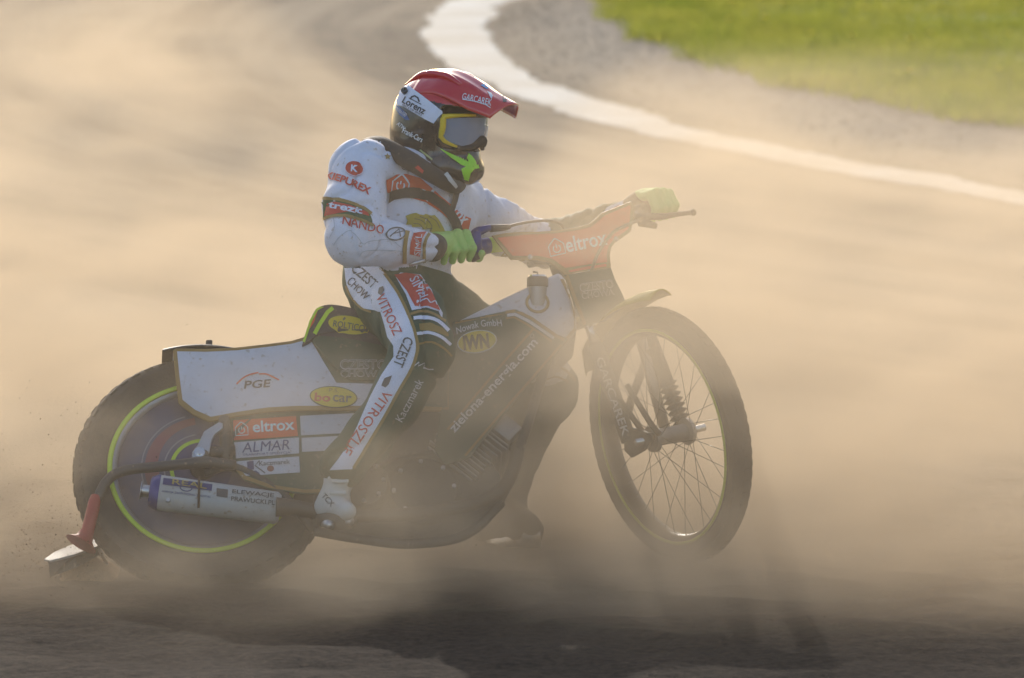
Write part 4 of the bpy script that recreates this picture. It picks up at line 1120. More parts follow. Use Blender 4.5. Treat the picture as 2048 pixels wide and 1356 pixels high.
# ---- gloves
def make_glove(wrist, b0, b1, sgn, nm):
    """fist closed round the bar between b0 (little finger) and b1 (forefinger)"""
    Z = []
    kn_ = []
    for i in range(4):
        t_ = (i + 0.35) / 3.9
        c = b0 + (b1 - b0) * t_
        def pt(deg, r): return c + (S_H * cos(radians(deg)) + S_A * sin(radians(deg))) * r
        ln = (0.86, 1.0, 1.08, 0.98)[i]; rf = (0.0105, 0.0118, 0.012, 0.0118)[i]
        k0 = pt(118, 0.050 * ln); k1 = pt(48, 0.043 * ln); k2 = pt(-18, 0.035); k3 = pt(-82, 0.030)
        kn_.append(k0)
        Z += [(k0, k1, rf * 1.16, rf * 1.06), (k1, k2, rf * 1.06, rf), (k2, k3, rf, rf * 0.85)]
    palm = [(k, wrist * 0.62 + k * 0.38, 0.0185, 0.026) for k in kn_] + [(wrist * 0.62 + kn_[1] * 0.38, wrist, 0.027, 0.033), (wrist * 0.62 + kn_[2] * 0.38, wrist, 0.027, 0.033)]
    tb = b1 + (b1 - b0) * 0.12
    th = [(wrist * 0.5 + kn_[3] * 0.5 - S_A * 0.012, tb - S_H * 0.030 - S_A * 0.004, 0.019, 0.0145), (tb - S_H * 0.030 - S_A * 0.004, tb - S_A * 0.030 + S_H * 0.004, 0.0140, 0.0115), (tb - S_A * 0.030 + S_H * 0.004, tb - S_A * 0.026 + S_H * 0.026, 0.0115, 0.0095)]
    def fn(P):
        d = None
        for z in palm: q = sdf_cone(P, *z); d = q if d is None else smin(d, q, 0.012)
        fg = None
        for i in range(4):
            e = None
            for z in Z[3 * i:3 * i + 3]: q = sdf_cone(P, *z); e = q if e is None else smin(e, q, 0.004)
            fg = e if fg is None else smin(fg, e, 0.0055)
        d = smin(d, fg, 0.005)
        e = None
        for z in th: q = sdf_cone(P, *z); e = q if e is None else smin(e, q, 0.006)
        return smin(d, e, 0.006)
    pts = np.array([p for z in Z + palm + th for p in z[:2]])
    V, Fc = surface_net(fn, pts.min(0) - 0.05, pts.max(0) + 0.05, 0.0032)
    V = relax(V, Fc, 1 if sgn > 0 else 6, 0.4)
    c_ = V[Fc].mean(1)
    wr = np.linalg.norm(c_ - wrist, axis=1)
    idx = np.where(wr < 0.050, 1, 0)
    g = obj('glove', V, Fc, [M_GLOVE, M_GLOVEBLK], person, True, idx)
    g['label'] = nm
    return g
hand_r0, hand_r1 = HBR + (bar(948, 495) - HBR) * 0.08, bar(940, 496)
g_r = make_glove(J['rw'] + nrm(J['rw'] - J['rf']) * 0.022, hand_r0, hand_r1, 1, 'lime green right glove with black cuff')
hand_l0, hand_l1 = HBL + (bar(1272, 424) - HBL) * 0.02, bar(1290, 420)
g_l = make_glove(J['lw'] + nrm(J['lw'] - J['lf']) * 0.010, hand_l0, hand_l1, -1, 'lime green left glove behind the front panel')

# ---- boots
def make_boot(segs, step, m, soles):
    def fn(P):
        d = None
        for z in segs: q = sdf_cone(P, *z[:4], z[5] if len(z) > 5 else None); d = q if d is None else smin(d, q, z[4])
        return d
    pts = np.array([p for z in segs for p in z[:2]])
    V, Fc = surface_net(fn, pts.min(0) - 0.1, pts.max(0) + 0.1, step)
    V = relax(V, Fc, 1, 0.4)
    V = V + 0.004 * noise3(V, 40, 77)[:, None] * np.array([1, .4, .4])
    return obj('boot', V, Fc, m, person, True)
bt, bh, bto = D(681, 950, -.21), D(652, 1014, -.20), D(694, 1022, -.31)
b_r = make_boot([(bt + (bt - bh) * .35, bt, .042, .038, .01), (bt, D(668, 995, -.21), .036, .036, .015), (D(668, 995, -.21), bh, .034, .030, .015), (D(676, 1012, -.21), bto, .032, .021, .02), (bh, bto, .024, .019, .015)], 0.0055, M_BOOT, None)
b_r['label'] = 'scuffed white right boot on the footrest'
mb = MB(); mb.add(*tube([bh - np.array([0, 0, .030]) - hf * .0, (bh + bto) / 2 - np.array([0, 0, .030]), bto - np.array([0, 0, .026])], [.024, .026, .022], 14, flat=1.3)); mb.build('sole', M_BOOTBLK, b_r)
mb = MB()
for px_, py_, dd_ in ((672, 962, -.262), (668, 985, -.262)):
    mb.add(*box(D(px_ + 8, py_, dd_ + .005), AX_R, AX_F, AX_U, 0.045, 0.008, 0.010))
bevel(mb.build('buckle', M_BOOT, b_r, smooth=False), 0.003)
lt, lhl, lto = J['la'] + c2w([0, -.02, .01]), D(985, 1068, .74), D(1052, 1060, .52)
b_l = make_boot([(J['la'] + (J['la'] - lhl) * .3, J['la'], .062, .060, .01), (J['la'], D(1006, 1015, .74), .060, .056, .02), (D(1006, 1015, .74), lhl, .054, .048, .02), (D(1012, 1035, .72), lto, .058, .044, .03), (lhl, lto, .044, .040, .02)], 0.007, M_BOOTBLK, None)
b_l['label'] = 'dark left boot trailing on the ground beyond the engine'
mb = MB(); mb.add(*tube([lhl - np.array([0, 0, .034]), (lhl + lto) / 2 - np.array([0, 0, .036]), lto - np.array([0, 0, .030]), lto + (lto - lhl) * .18 - np.array([0, 0, .010])], [.034, .040, .038, .020], 14, flat=1.2)); mb.build('steel_shoe', M_STEEL, b_l)

# ---- helmet
helm = part('helmet', HC)
def helm_fn(P, inner=True):
    q = (P - HC) @ HA.T
    def E(c, r):
        w = (q - np.array(c)) / np.array(r); l = np.linalg.norm(w, axis=-1)
        return (l - 1) * np.linalg.norm(q - np.array(c), axis=-1) / np.maximum(l, 1e-6)
    def C(a, b, ra, rb): return sdf_cone(q, np.array(a), np.array(b), ra, rb)
    d = E((-.005, 0, .008), (.136, .118, .128))
    d = smin(d, E((-.03, 0, -.05), (.105, .108, .085)), .03)
    for s_ in (1, -1):
        d = smin(d, C((-.03, s_ * .078, -.085), (.045, s_ * .066, -.108), .036, .034), .03)
        d = smin(d, C((.045, s_ * .066, -.108), (.086, s_ * .030, -.115), .034, .032), .02)
    d = smin(d, C((.088, .020, -.102), (.088, -.020, -.102), .031, .031), .025)
    d = smin(d, C((.094, 0, -.080), (.094, 0, -.124), .024, .024), .02)
    # eye port
    w = np.abs(q - np.array([.150, 0, .000])) - np.array([.095, .088, .040])
    port = np.linalg.norm(np.maximum(w, 0), axis=-1) + np.minimum(w.max(-1), 0) - .014
    d = -smin(-d, port, .008)
    cav = np.minimum(E((0, 0, .0), (.112, .092, .108)), C((-.005, 0, -.06), (-.02, 0, -.22), .080, .088))
    cav = np.minimum(cav, C((.0, 0, -.08), (.040, 0, -.10), .07, .042))
    d = -smin(-d, cav, .006)
    return d
V, Fc = surface_net(helm_fn, HC - 0.24, HC + 0.24, 0.0042)
V = relax(V, Fc, 1, 0.4)
q = (V[Fc].mean(1) - HC) @ HA.T
red = q[:, 2] > 0.062 - 0.10 * np.minimum(q[:, 0] + .06, 0) - 0.05 * np.maximum(q[:, 0], 0)
inner_ = np.linalg.norm(q / np.array([.122, .102, .118]), axis=1) < 1.0
shell = obj('shell', V, Fc, [M_HBLACK, M_HRED, M_FOAM], helm, True, np.where(inner_, 2, np.where(red, 1, 0)))
# ridge spoilers moulded on the crown
for s_ in (0.055, -0.055):
    mb = MB(); mb.add(*tube(smooth_path([HL(-.105, s_ * .7, .085), HL(-.05, s_ * .9, .122), HL(.02, s_, .128), HL(.07, s_, .112)], 6), [.003, .009, .010, .006], 10)); mb.build('ridge', M_HRED, helm)
for x_, z_ in ((-.075, .072),):
    mb = MB(); mb.add(*lathe(HL(x_, .0905, z_), hr * .8 + hu * .6, hf, [(-.004, 0), (-.004, .008), (.008, .009), (.008, .0055), (.002, .005), (.002, 0)], 16, closed=False)); mb.build('peak_screw', M_HBLACK, helm)
# peak
V = []; Fc = []; nX, nY = 26, 22
for i in range(nX + 1):
    t_ = i / nX; x = -.055 + .262 * t_
    hw = .100 - .030 * t_ + .012 * sin(pi * t_)
    zc = .134 + .010 * sin(pi * min(1, t_ * 1.4)) - .070 * max(0, t_ - .25) ** 1.25
    for k in range(nY + 1):
        s_ = 2 * k / nY - 1; a = abs(s_)
        drop = (.020 + .036 * (1 - t_ * .35)) * a ** 2.4 + .012 * (1 - t_) * a
        rib = 0.005 * math.exp(-((a - .45) / .09) ** 2) * sin(pi * t_) + .004 * math.exp(-((a - .0) / .12) ** 2) * sin(pi * t_)
        xx = x + (-.030 * a ** 2 * t_)
        V.append(HL(xx, hw * s_, zc - drop + rib))
for i in range(nX):
    for k in range(nY):
        a = i * (nY + 1) + k; Fc.append((a, a + 1, a + nY + 2, a + nY + 1))
peak = obj('peak', V, Fc, M_HRED, helm)
sm_ = peak.modifiers.new('thick', 'SOLIDIFY'); sm_.thickness = 0.005; sm_.offset = -1
# goggles
def lens_pt(y, z, dx=0.0): return HL(.122 - 6.0 * y * y + dx - 0.10 * abs(z), y, z)
gz0, gz1, gw = -.052, .038, .103
M_LENS = bpy.data.materials.new('goggle_lens'); M_LENS.use_nodes = True
nt = M_LENS.node_tree; p = nt.nodes['Principled BSDF']; p.inputs['Base Color'].default_value = (0.32, 0.42, 0.58, 1); p.inputs['Roughness'].default_value = 0.06; p.inputs['Coat Weight'].default_value = 0.8
tr = nt.nodes.new('ShaderNodeBsdfTransparent'); tr.inputs[0].default_value = (0.80, 0.86, 0.95, 1)
ms = nt.nodes.new('ShaderNodeMixShader'); ms.inputs[0].default_value = 0.42
nt.links.new(p.outputs[0], ms.inputs[1]); nt.links.new(tr.outputs[0], ms.inputs[2]); nt.links.new(ms.outputs[0], nt.nodes['Material Output'].inputs['Surface'])
V = []; Fc = []; n1, n2 = 24, 12
def gz(y, t_):                                 # lens outline: nose notch below, gentle arch above
    a = abs(y) / gw
    lo_ = gz0 + .028 * math.exp(-(y / .020) ** 2) + .020 * a ** 4
    hi_ = gz1 - .012 * a ** 3
    return lo_ + (hi_ - lo_) * t_
for i in range(n1 + 1):
    y = gw * (2 * i / n1 - 1)
    for k in range(n2 + 1): V.append(lens_pt(y, gz(y, k / n2)))
for i in range(n1):
    for k in range(n2):
        a = i * (n2 + 1) + k; Fc.append((a, a + 1, a + n2 + 2, a + n2 + 1))
obj('goggle_lens', V, Fc, M_LENS, helm)
ring = [lens_pt(gw * (2 * i / 24 - 1), gz(gw * (2 * i / 24 - 1), 1), -.002) for i in range(25)] + [lens_pt(gw * (1 - 2 * i / 24), gz(gw * (1 - 2 * i / 24), 0), -.002) for i in range(25)]
ring.append(ring[0])
mb = MB(); mb.add(*tube(ring, 0.0065, 8, cap=False)); mb.build('goggle_frame', M_BLACK, helm)
top_y = [lens_pt(y, gz(y, 1) + .001, .003) for y in np.linspace(.035, gw, 10)] + [lens_pt(gw + .001, gz(gw, t_), .003) for t_ in np.linspace(.9, 0.1, 6)] + [lens_pt(y, gz(y, 0), .003) for y in np.linspace(gw - .006, .070, 5)]
mb = MB(); mb.add(*tube(top_y, [.0035, .0045, .0055, .0085, .0085, .0055, .0035], 8)); mb.build('goggle_trim', mat('goggle_yellow', (0.72, 0.50, 0.01), 0.4), helm)
# tear-off posts on the far side
mb = MB(); mb.add(*box(lens_pt(-gw - .004, -.010, .006), hf, hr, hu, .03, .012, .03)); mb.build('tear_off_tab', mat('clear_tab', (0.55, 0.56, 0.56), 0.2), helm, smooth=False)
mb = MB(); mb.add(*tube([lens_pt(-gw - .002, -.045, .0), lens_pt(-gw - .004, -.03, .012), lens_pt(-gw - .003, .025, .006)], .004, 8)); mb.build('outrigger', M_BLACK, helm)
mb = MB(); mb.add(*tube(smooth_path([lens_pt(-.03, -.04, .0), HL(.118, -.014, -.036), HL(.124, 0, -.026), HL(.118, .014, -.036), lens_pt(.03, -.045, .0), lens_pt(.06, -.052, .0)], 5), [.006, .012, .013, .012, .009, .006], 10)); mb.build('nose_guard', M_FOAM, helm)
HB_ = bvh_of(shell)
strap = [(797, 210), (795, 203), (800, 190), (806, 172), (813, 167), (826, 178), (848, 194), (874, 214), (884, 224), (876, 236), (868, 247), (850, 238), (828, 225), (810, 214)]
st = patch(strap, HB_, M_SUITWHT, helm, 'goggle_strap', 0.004, 6)
mirror = [(np.array(st.matrix_world @ v.co) - HC) @ HA.T for v in st.data.vertices]
obj('goggle_strap', [HL(a[0], -a[1], a[2]) for a in mirror], [tuple(p.vertices) for p in st.data.polygons], M_SUITWHT, helm)
HB2 = bvh_of(shell, st)
PKB = bvh_of(peak)
M_HLIME = mat('helmet_lime', (0.33, 0.75, 0.02), 0.35)
for P_ in ([(880, 297), (900, 306), (925, 319), (948, 330), (941, 337), (922, 330), (900, 315)], [(936, 306), (943, 312), (950, 322), (952, 331), (941, 331), (933, 317)],
           [(922, 338), (928, 358), (936, 361), (940, 346), (950, 335), (935, 331)], [(945, 331), (955, 329), (957, 336), (947, 338)]):
    patch(P_, HB_, M_HLIME, helm, 'chin_vent', 0.003, 6)
for k in range(7):
    x0 = 906 + 5 * k
    line_on([(x0, 309 + 2.0 * k), (x0 + 4, 319 + 2.3 * k)], 1.3, HB_, M_HLIME, helm, 'vent_mesh', off=.002)
patch([(793, 210), (800, 214), (812, 225), (820, 240), (812, 240), (800, 230), (793, 220)], HB_, mat('helmet_blue', (0.03, 0.10, 0.30), 0.3), helm, 'graphic', .0015, 6)
patch([(961, 171), (975, 165), (1000, 173), (1008, 177), (990, 178), (972, 178)], PKB, mat('helmet_sky', (0.10, 0.35, 0.62), 0.3), helm, 'graphic', .0012, 6)
patch([(974, 183), (982, 186), (985, 192), (983, 199), (978, 190)], PKB, M_INKWHT, helm, 'graphic', .0015, 6)
patch([(1004, 183), (1016, 185), (1027, 203), (1006, 205)], PKB, M_HBLACK, helm, 'peak_vent', .0015, 6)
patch([(838, 300), (842, 299), (866, 318), (864, 321)], HB_, mat('pale_tag', (0.45, 0.48, 0.2), 0.5), helm, 'sticker', .0015, 6)

# ---- neck brace and chest harness
nb_ = smooth_path([D(736, 290, .34), D(760, 290, .22), D(800, 310, .16), D(850, 340, .13), D(893, 366, .16), D(914, 374, .25), D(925, 360, .40)], 8)
mb = MB(); mb.add(*tube(nb_, [.020, .024, .025, .022, .018, .016], 14)); nbo = mb.build('neck_brace', M_STRAP, person)
NB = bvh_of(body, nbo)
patch([(830, 335), (836, 331), (848, 341), (845, 347)], NB, M_SUITRED, nbo, 'tag', .002, 6)
patch([(885, 350), (892, 347), (912, 372), (908, 376)], NB, mat('clear_buckle', (0.5, 0.5, 0.48), 0.2), nbo, 'buckle', .006, 6)
hs = line_on([(764, 400), (785, 389), (810, 385), (835, 387), (858, 393), (880, 408), (897, 425), (908, 445), (916, 470)], 19, BB, M_STRAP, person, 'chest_strap', off=.006)
line_on([(912, 372), (906, 400), (897, 428)], 11, BB, M_STRAP, person, 'chest_strap', off=.0075)

# ---- cut-and-sewn colours of the suit
def cl_patch(pts, m, nm='suit_panel', off=.0022, step=5): return patch(pts, BB, m, body, nm, off, step)
def cl_line(pts, w, m, off=.0032): return line_on(curve_px(pts, 3), w, BB, m, body, 'suit_trim', off=off, step=6)
# chest band
cl_patch([(771, 360), (792, 349), (812, 348), (840, 356), (858, 372), (880, 392), (905, 412), (930, 432), (941, 437), (936, 458), (925, 478), (905, 446), (880, 424), (850, 404), (810, 392), (773, 385)], M_SUITORG)
# upper arm band
cl_patch([(640, 398), (660, 397), (690, 402), (720, 413), (738, 425), (744, 442), (744, 450), (720, 440), (690, 432), (660, 432), (642, 440)], M_SUITGREEN)
cl_line([(640, 398), (662, 397), (692, 403), (722, 414), (742, 428)], 6, M_SUITGOLD)
cl_line([(642, 441), (662, 433), (692, 433), (722, 441), (746, 452)], 6, M_SUITGOLD)
cl_patch([(655, 407), (672, 404), (700, 411), (735, 426), (738, 433), (700, 424), (650, 432)], M_SUITRED, off=.0032)
# cuff
cl_line([(814, 462), (810, 480), (808, 500), (808, 526)], 8, M_SUITGOLD)
cl_line([(858, 468), (850, 480), (847, 500), (848, 524)], 6, M_SUITGOLD)
cl_patch([(826, 466), (852, 464), (843, 478), (839, 512), (818, 508), (820, 485)], M_SUITRED)
# left arm bands below the front panel and the cuff beyond it
cl_line([(985, 540), (1000, 520), (1012, 505)], 9, M_SUITGOLD)
cl_line([(1030, 540), (1042, 522), (1048, 515)], 7, M_SUITGOLD)
cl_patch([(1205, 430), (1215, 415), (1247, 402), (1262, 400), (1262, 430), (1215, 450)], M_SUITWHT, off=.002)
cl_patch([(1218, 428), (1224, 418), (1240, 411), (1236, 428)], M_SUITORG, off=.003)
# right trouser leg: white outer stripe with gold edges, red and white thigh panels
stripe = curve_px([(690, 520), (694, 556), (702, 588), (724, 616), (762, 624), (770, 650), (776, 674), (788, 692), (788, 714), (764, 750), (742, 792), (716, 850), (694, 896), (660, 940), (700, 938), (735, 884), (768, 830), (798, 776), (822, 735), (833, 706), (833, 684), (826, 655), (812, 620), (795, 585), (776, 558), (755, 520)], 2)
cl_patch([(690, 534), (692, 556), (698, 588), (724, 616), (762, 624), (770, 650), (776, 674), (788, 692), (788, 714), (764, 750), (742, 792), (716, 850), (694, 896), (660, 940), (704, 938), (737, 884), (770, 830), (800, 776), (823, 735), (833, 706), (833, 684), (826, 655), (812, 620), (795, 585), (776, 558), (762, 534)], M_SUITWHT)
cl_line([(763, 536), (776, 557), (796, 586), (814, 622), (828, 656), (835, 688), (833, 710), (823, 738), (800, 778), (770, 832), (736, 888), (706, 936)], 6, M_SUITGOLD)
cl_line([(694, 572), (704, 594), (724, 616), (744, 624)], 4, M_SUITGOLD)
cl_patch([(792, 556), (812, 590), (824, 622), (852, 616), (884, 626), (884, 640), (862, 580), (840, 550), (800, 546)], M_SUITWHT)
cl_patch([(789, 551), (810, 547), (836, 551), (852, 566), (864, 588), (879, 622), (856, 614), (830, 614), (814, 584)], M_SUITRED, off=.0032)
cl_line([(822, 630), (845, 624), (868, 630), (892, 645)], 5, M_SUITGOLD)
cl_line([(828, 638), (850, 636), (875, 643), (896, 662)], 7, M_SUITWHT)
cl_patch([(838, 648), (860, 646), (884, 656), (896, 668), (896, 674), (870, 664), (840, 660)], M_SUITGOLD)
cl_line([(834, 668), (858, 666), (882, 675), (900, 690)], 6, M_SUITWHT)
cl_line([(838, 688), (862, 684), (886, 696), (902, 712)], 4, M_SUITGOLD)
# left knee
cl_patch([(1078, 722), (1100, 706), (1120, 708), (1142, 735), (1130, 760), (1105, 770), (1080, 775), (1072, 750)], M_SUITWHT, off=.002)
cl_line([(1080, 742), (1104, 732), (1130, 742), (1150, 762)], 5, M_SUITGOLD, .003)
cl_line([(1085, 762), (1110, 754), (1135, 764)], 4, M_SUITGOLD, .003)
# zip pull at the right cuff
mb = MB(); mb.add(*tube([D(818, 531, .06), D(830, 526, .06), D(850, 521, .07)], [.004, .0055, .004], 8, flat=.6)); mb.build('zip_pull', M_STEEL, body)

# ================================================================ WRITING AND MARKS
def house(cx, cy, s, ang, target, m, parent, off=.003, w=2.2):
    """pentagon house outline with a power symbol inside"""
    a = radians(ang)
    def T(q): return [(cx + s * (x * cos(a) - y * sin(a)), cy + s * (x * sin(a) + y * cos(a))) for x, y in q]
    ring = [(-.5, .5), (-.5, -.12), (-.42, -.22), (-.08, -.52), (0, -.56), (.08, -.52), (.42, -.22), (.5, -.12), (.5, .5)]
    line_on(T(ring), w, target, m, parent, 'emblem', closed=True, off=off)
    line_on(T([(.24 * sin(t), .1 - .24 * cos(t)) for t in np.linspace(.6, 2 * pi - .6, 16)]), w, target, m, parent, 'emblem', off=off)
    line_on(T([(0, -.2), (0, .06)]), w, target, m, parent, 'emblem', off=off)
INK = mat('grey_ink', (0.10, 0.09, 0.085), 0.6)
PALE = mat('pale_ink', (0.60, 0.60, 0.62), 0.6)
# --- front panel
FP2 = bvh_of(fpo)
letter('eltrox', 1171, 483, 84, 31, -11.5, FP2, M_INKWHT, fpo, bold=.02, off=.003)
house(1112, 495, 31, -13, FP2, M_INKWHT, fpo)
def outlined(s, cx, cy, w, h, ang, T, par, fill, out=M_WHITESTK, off=.003):
    letter(s, cx, cy, w, h, ang, T, out, par, bold=.03, off=off)
    letter(s, cx, cy, w * .975, h * .86, ang, T, fill, par, bold=-.004, off=off + .0012)
outlined('CZESTO', 1192, 572, 68, 17, -8, LPB, lpo, M_GREEN)
outlined('CHOWA', 1195, 588, 66, 13, -8, LPB, lpo, M_GREEN)
letter('GARCAREK', 1226, 793, 165, 15, 71, bvh_of(near_leg), PALE, near_leg, bold=.01)
# --- tail
T3 = bvh_of(tc_)
letter('PGE', 515, 769, 52, 16, -4, T3, M_INKBLK, tc_, bold=.018, shear=.25, off=.003)
line_on(curve_px([(473, 769), (486, 757), (500, 750), (517, 746)], 4), 3.0, T3, M_INKORG, tc_, 'emblem', off=.003)
line_on(curve_px([(518, 749), (532, 749), (546, 755), (558, 761)], 4), 3.0, T3, M_INKORG, tc_, 'emblem', off=.003)
patch(oval(667, 795, 48, 22, 4), T3, M_INKBLK, tc_, 'sticker', .0026, 30)
patch(oval(667, 795, 46, 20, 4), T3, M_YELLOW, tc_, 'sticker', .0034, 30)
letter('P.S.', 668, 782, 20, 8, 4, T3, M_INKGOLD, tc_, off=.0042)
letter('bo', 645, 796, 32, 17, 4, T3, M_INKRED, tc_, bold=.03, off=.0042)
letter('car', 684, 799, 38, 14, 4, T3, INK, tc_, bold=.02, off=.0042)
SP2 = bvh_of(sp_, so, tc_)
patch(oval(698, 651, 42, 18, 9), SP2, M_YELLOW, sp_, 'sticker', .0028, 30)
letter('ROLTICO', 698, 653, 64, 13, 9, SP2, INK, sp_, bold=.015, off=.0038)
letter("'", 688, 639, 4, 7, 40, SP2, INK, sp_, off=.0038)
outlined('CZESTO', 727, 730, 94, 20, 0, SP2, sp_, M_GREEN)
outlined('CHOWA', 725, 748, 88, 14, 1, SP2, sp_, M_GREEN)
# --- lower panel
letter('eltrox', 547, 852, 84, 23, -4, LB, M_INKWHT, lp, bold=.02, off=.003)
house(483, 859, 25, -4, LB, M_INKWHT, lp, .003, 1.8)
letter('ALMAR', 533, 893, 96, 20, -4, LB, M_INKNAVY, lp, bold=.006, shear=.18, off=.003)
letter('TRANSPORT-SPEDYCJA', 533, 909, 96, 6, -3, LB, M_INKNAVY, lp, off=.003)
patch([(494, 924), (507, 923), (508, 940), (495, 941)], LB, M_INKNAVY, lp, 'emblem', .003)
patch([(495, 944), (512, 942), (520, 948), (496, 950)], LB, M_INKNAVY, lp, 'emblem', .003)
line_on([(519, 922), (510, 932), (530, 947)], 2.5, LB, INK, lp, 'emblem', off=.003)
patch(oval(541, 938, 7, 6, 0), LB, mat('dull_red_ink', (0.25, 0.07, 0.06), .6), lp, 'emblem', .003)
letter('Kaczmarek', 549, 926, 62, 9, -4, LB, INK, lp, off=.003)
# --- silencer
SLB = bvh_of(sil)
line_on([(326, 963), (372, 969), (424, 976)], 13, SLB, M_INKNAVY, sil, 'label_band', off=.002)
letter('REAL', 379, 969, 70, 10, 8, SLB, mat('gold_foil', (0.42, 0.30, 0.06), .4), sil, bold=.01, off=.003)
line_on(oval(372, 976, 12, 7, 8, 20), 2, SLB, M_INKNAVY, sil, 'emblem', closed=True, off=.003)
letter('AGENCJA ZAOPATRZENIA I LOGISTYKI', 372, 989, 98, 5, 7, SLB, M_INKNAVY, sil, off=.003)
patch([(433, 977), (456, 980), (455, 996), (433, 993)], SLB, INK, sil, 'emblem', .002)
letter('ELEWACJE', 506, 989, 84, 10, 6, SLB, INK, sil, bold=.015, off=.003)
letter('PRAWUCKI.PL', 506, 1002, 88, 9, 6, SLB, INK, sil, bold=.015, off=.003)
mb = MB(); c = np.array(SLB.ray_cast(Vector(CAM), Vector(ray(336, 1000)))[0]); mb.add(*lathe(c, RGT, UPB, [(-.002, .007), (.003, .006), (.003, .003), (.001, 0)], 12, closed=False)); mb.build('rivet', M_STEEL, sil)
# --- tank shield
SH2 = bvh_of(sh)
letter('zielona-energia.com', 988, 773, 246, 25, -47, SH2, M_INKWHT, sh, bold=.02, off=.003)
letter('O', 1064, 673, 9, 9, -47, SH2, PALE, sh, bold=-.01, off=.003)
patch(oval(954, 684, 40, 23, -9), SH2, PALE, sh, 'sticker', .002, 30)
patch(oval(954, 684, 38, 21, -9), SH2, M_YELLOW, sh, 'sticker', .0028, 30)
letter('IWN', 952, 685, 52, 30, -6, SH2, mat('brown_ink', (0.10, 0.06, 0.03), .6), sh, bold=.05, off=.0036)
letter('Nowak GmbH', 958, 655, 92, 14, -10, SH2, PALE, sh, bold=.01, off=.003, arc=6)
# --- helmet
HB3 = bvh_of(shell, st)
letter('GARCAREK', 954, 199, 60, 13, 13, PKB, M_INKWHT, helm, bold=.004, off=.0015, step=5)
line_on([(925, 199), (950, 203), (972, 210), (981, 216)], 1.6, PKB, M_INKWHT, helm, 'lettering', off=.0015)
letter('Lorenz', 829, 211, 50, 14, 29, HB3, M_INKBLK, helm, bold=.02, off=.0015, step=5)
letter('RENT A CAR SERVICE', 825, 220, 44, 4, 29, HB3, M_INKBLK, helm, off=.0015, step=5)
line_on([(821, 199), (824, 194), (830, 192), (836, 196), (839, 204)], 3, HB3, M_INKBLK, helm, 'emblem', off=.0015)
line_on([(818, 196), (843, 209)], 1.6, HB3, M_INKBLK, helm, 'emblem', off=.0015)
letter('ATW', 803, 252, 18, 8, 40, HB3, M_INKWHT, helm, off=.0015, step=5)
letter('Frank-Cars', 826, 270, 44, 11, 27, HB3, M_INKWHT, helm, bold=.015, off=.0015, step=5)
letter('moto100', 804, 223, 26, 8, 40, HB3, PALE, helm, bold=.015, off=.003, step=5)
for o in list(helm.children):
    if o.name.startswith('goggle_trim'): letter('OAKLEY', 874, 232, 24, 6, 103, bvh_of(o), M_INKBLK, helm, bold=.02, off=.001, step=3)
# --- jacket
J_ = dict(target=BB, parent=body)
patch(oval(709, 338, 19, 16, 10), BB, M_SUITRED, body, 'emblem', .0025, 5)
line_on(oval(709, 338, 18, 15, 10), 1.5, BB, M_SUITWHT, body, 'emblem', closed=True, off=.0036)
letter('K', 708, 338, 11, 14, 5, BB, M_SUITWHT, body, bold=.04, off=.004, step=5)
letter('KIEPUREX', 697, 367, 92, 15, 22, BB, M_SUITRED, body, bold=.035, off=.003, arc=3, step=5)
letter('trezit', 692, 417, 66, 13, 13, BB, M_SUITWHT, body, bold=.03, off=.0045, step=5)
letter('NANDO', 727, 451, 84, 17, 14, BB, M_SUITRED, body, bold=.01, shear=-.1, off=.003, step=5)
line_on(oval(791, 468, 19, 12, -6), 2.6, BB, INK, body, 'emblem', closed=True, off=.003)
line_on([(779, 473), (797, 459), (800, 474)], 2.2, BB, INK, body, 'emblem', off=.003)
line_on([(786, 468), (806, 463)], 1.8, BB, INK, body, 'emblem', off=.0035)
letter('SIMPL', 834, 489, 40, 12, -82, BB, M_SUITWHT, body, bold=.005, off=.004, step=5)
letter('CZESTO', 822, 327, 56, 13, 18, BB, INK, body, bold=.01, off=.003, step=5)
letter('CHOWA', 826, 341, 50, 11, 18, BB, INK, body, bold=.01, off=.003, step=5)
for sx, sy, r_ in ((774, 314, 7), (788, 308, 6)):
    patch([(sx + r_ * (1 if i % 2 == 0 else .42) * sin(pi * i / 5), sy - r_ * (1 if i % 2 == 0 else .42) * cos(pi * i / 5)) for i in range(10)], BB, M_SUITGOLD, body, 'emblem', .003, 5)
house(800, 368, 34, 8, BB, M_SUITWHT, body, .004, 3)
letter('el', 850, 386, 26, 26, 32, BB, M_SUITWHT, body, bold=.03, off=.004, step=5)
letter('rox', 917, 432, 34, 20, 52, BB, M_SUITWHT, body, bold=.03, off=.004, step=5)
letter('CA', 756, 286, 20, 8, 16, bvh_of(nbo), PALE, nbo, bold=.01, step=5)
# lion crest on the stomach: mane, face lines
patch([(811, 432), (822, 434), (820, 428), (832, 431), (831, 426), (846, 430), (850, 428), (862, 431), (868, 430), (876, 438), (882, 448), (887, 458), (892, 470), (880, 468), (866, 466), (848, 464), (832, 461), (814, 458), (822, 454), (811, 450), (820, 446), (814, 440)], BB, M_SUITYEL, body, 'emblem', .003, 5)
for P_ in ([(828, 436), (842, 440), (852, 450)], [(838, 432), (854, 438), (862, 450), (860, 462)], [(856, 432), (870, 440), (878, 456)], [(826, 446), (838, 448), (846, 458)], [(850, 454), (857, 457), (863, 456)]):
    line_on(curve_px(P_, 3), 1.3, BB, INK, body, 'emblem', off=.004)
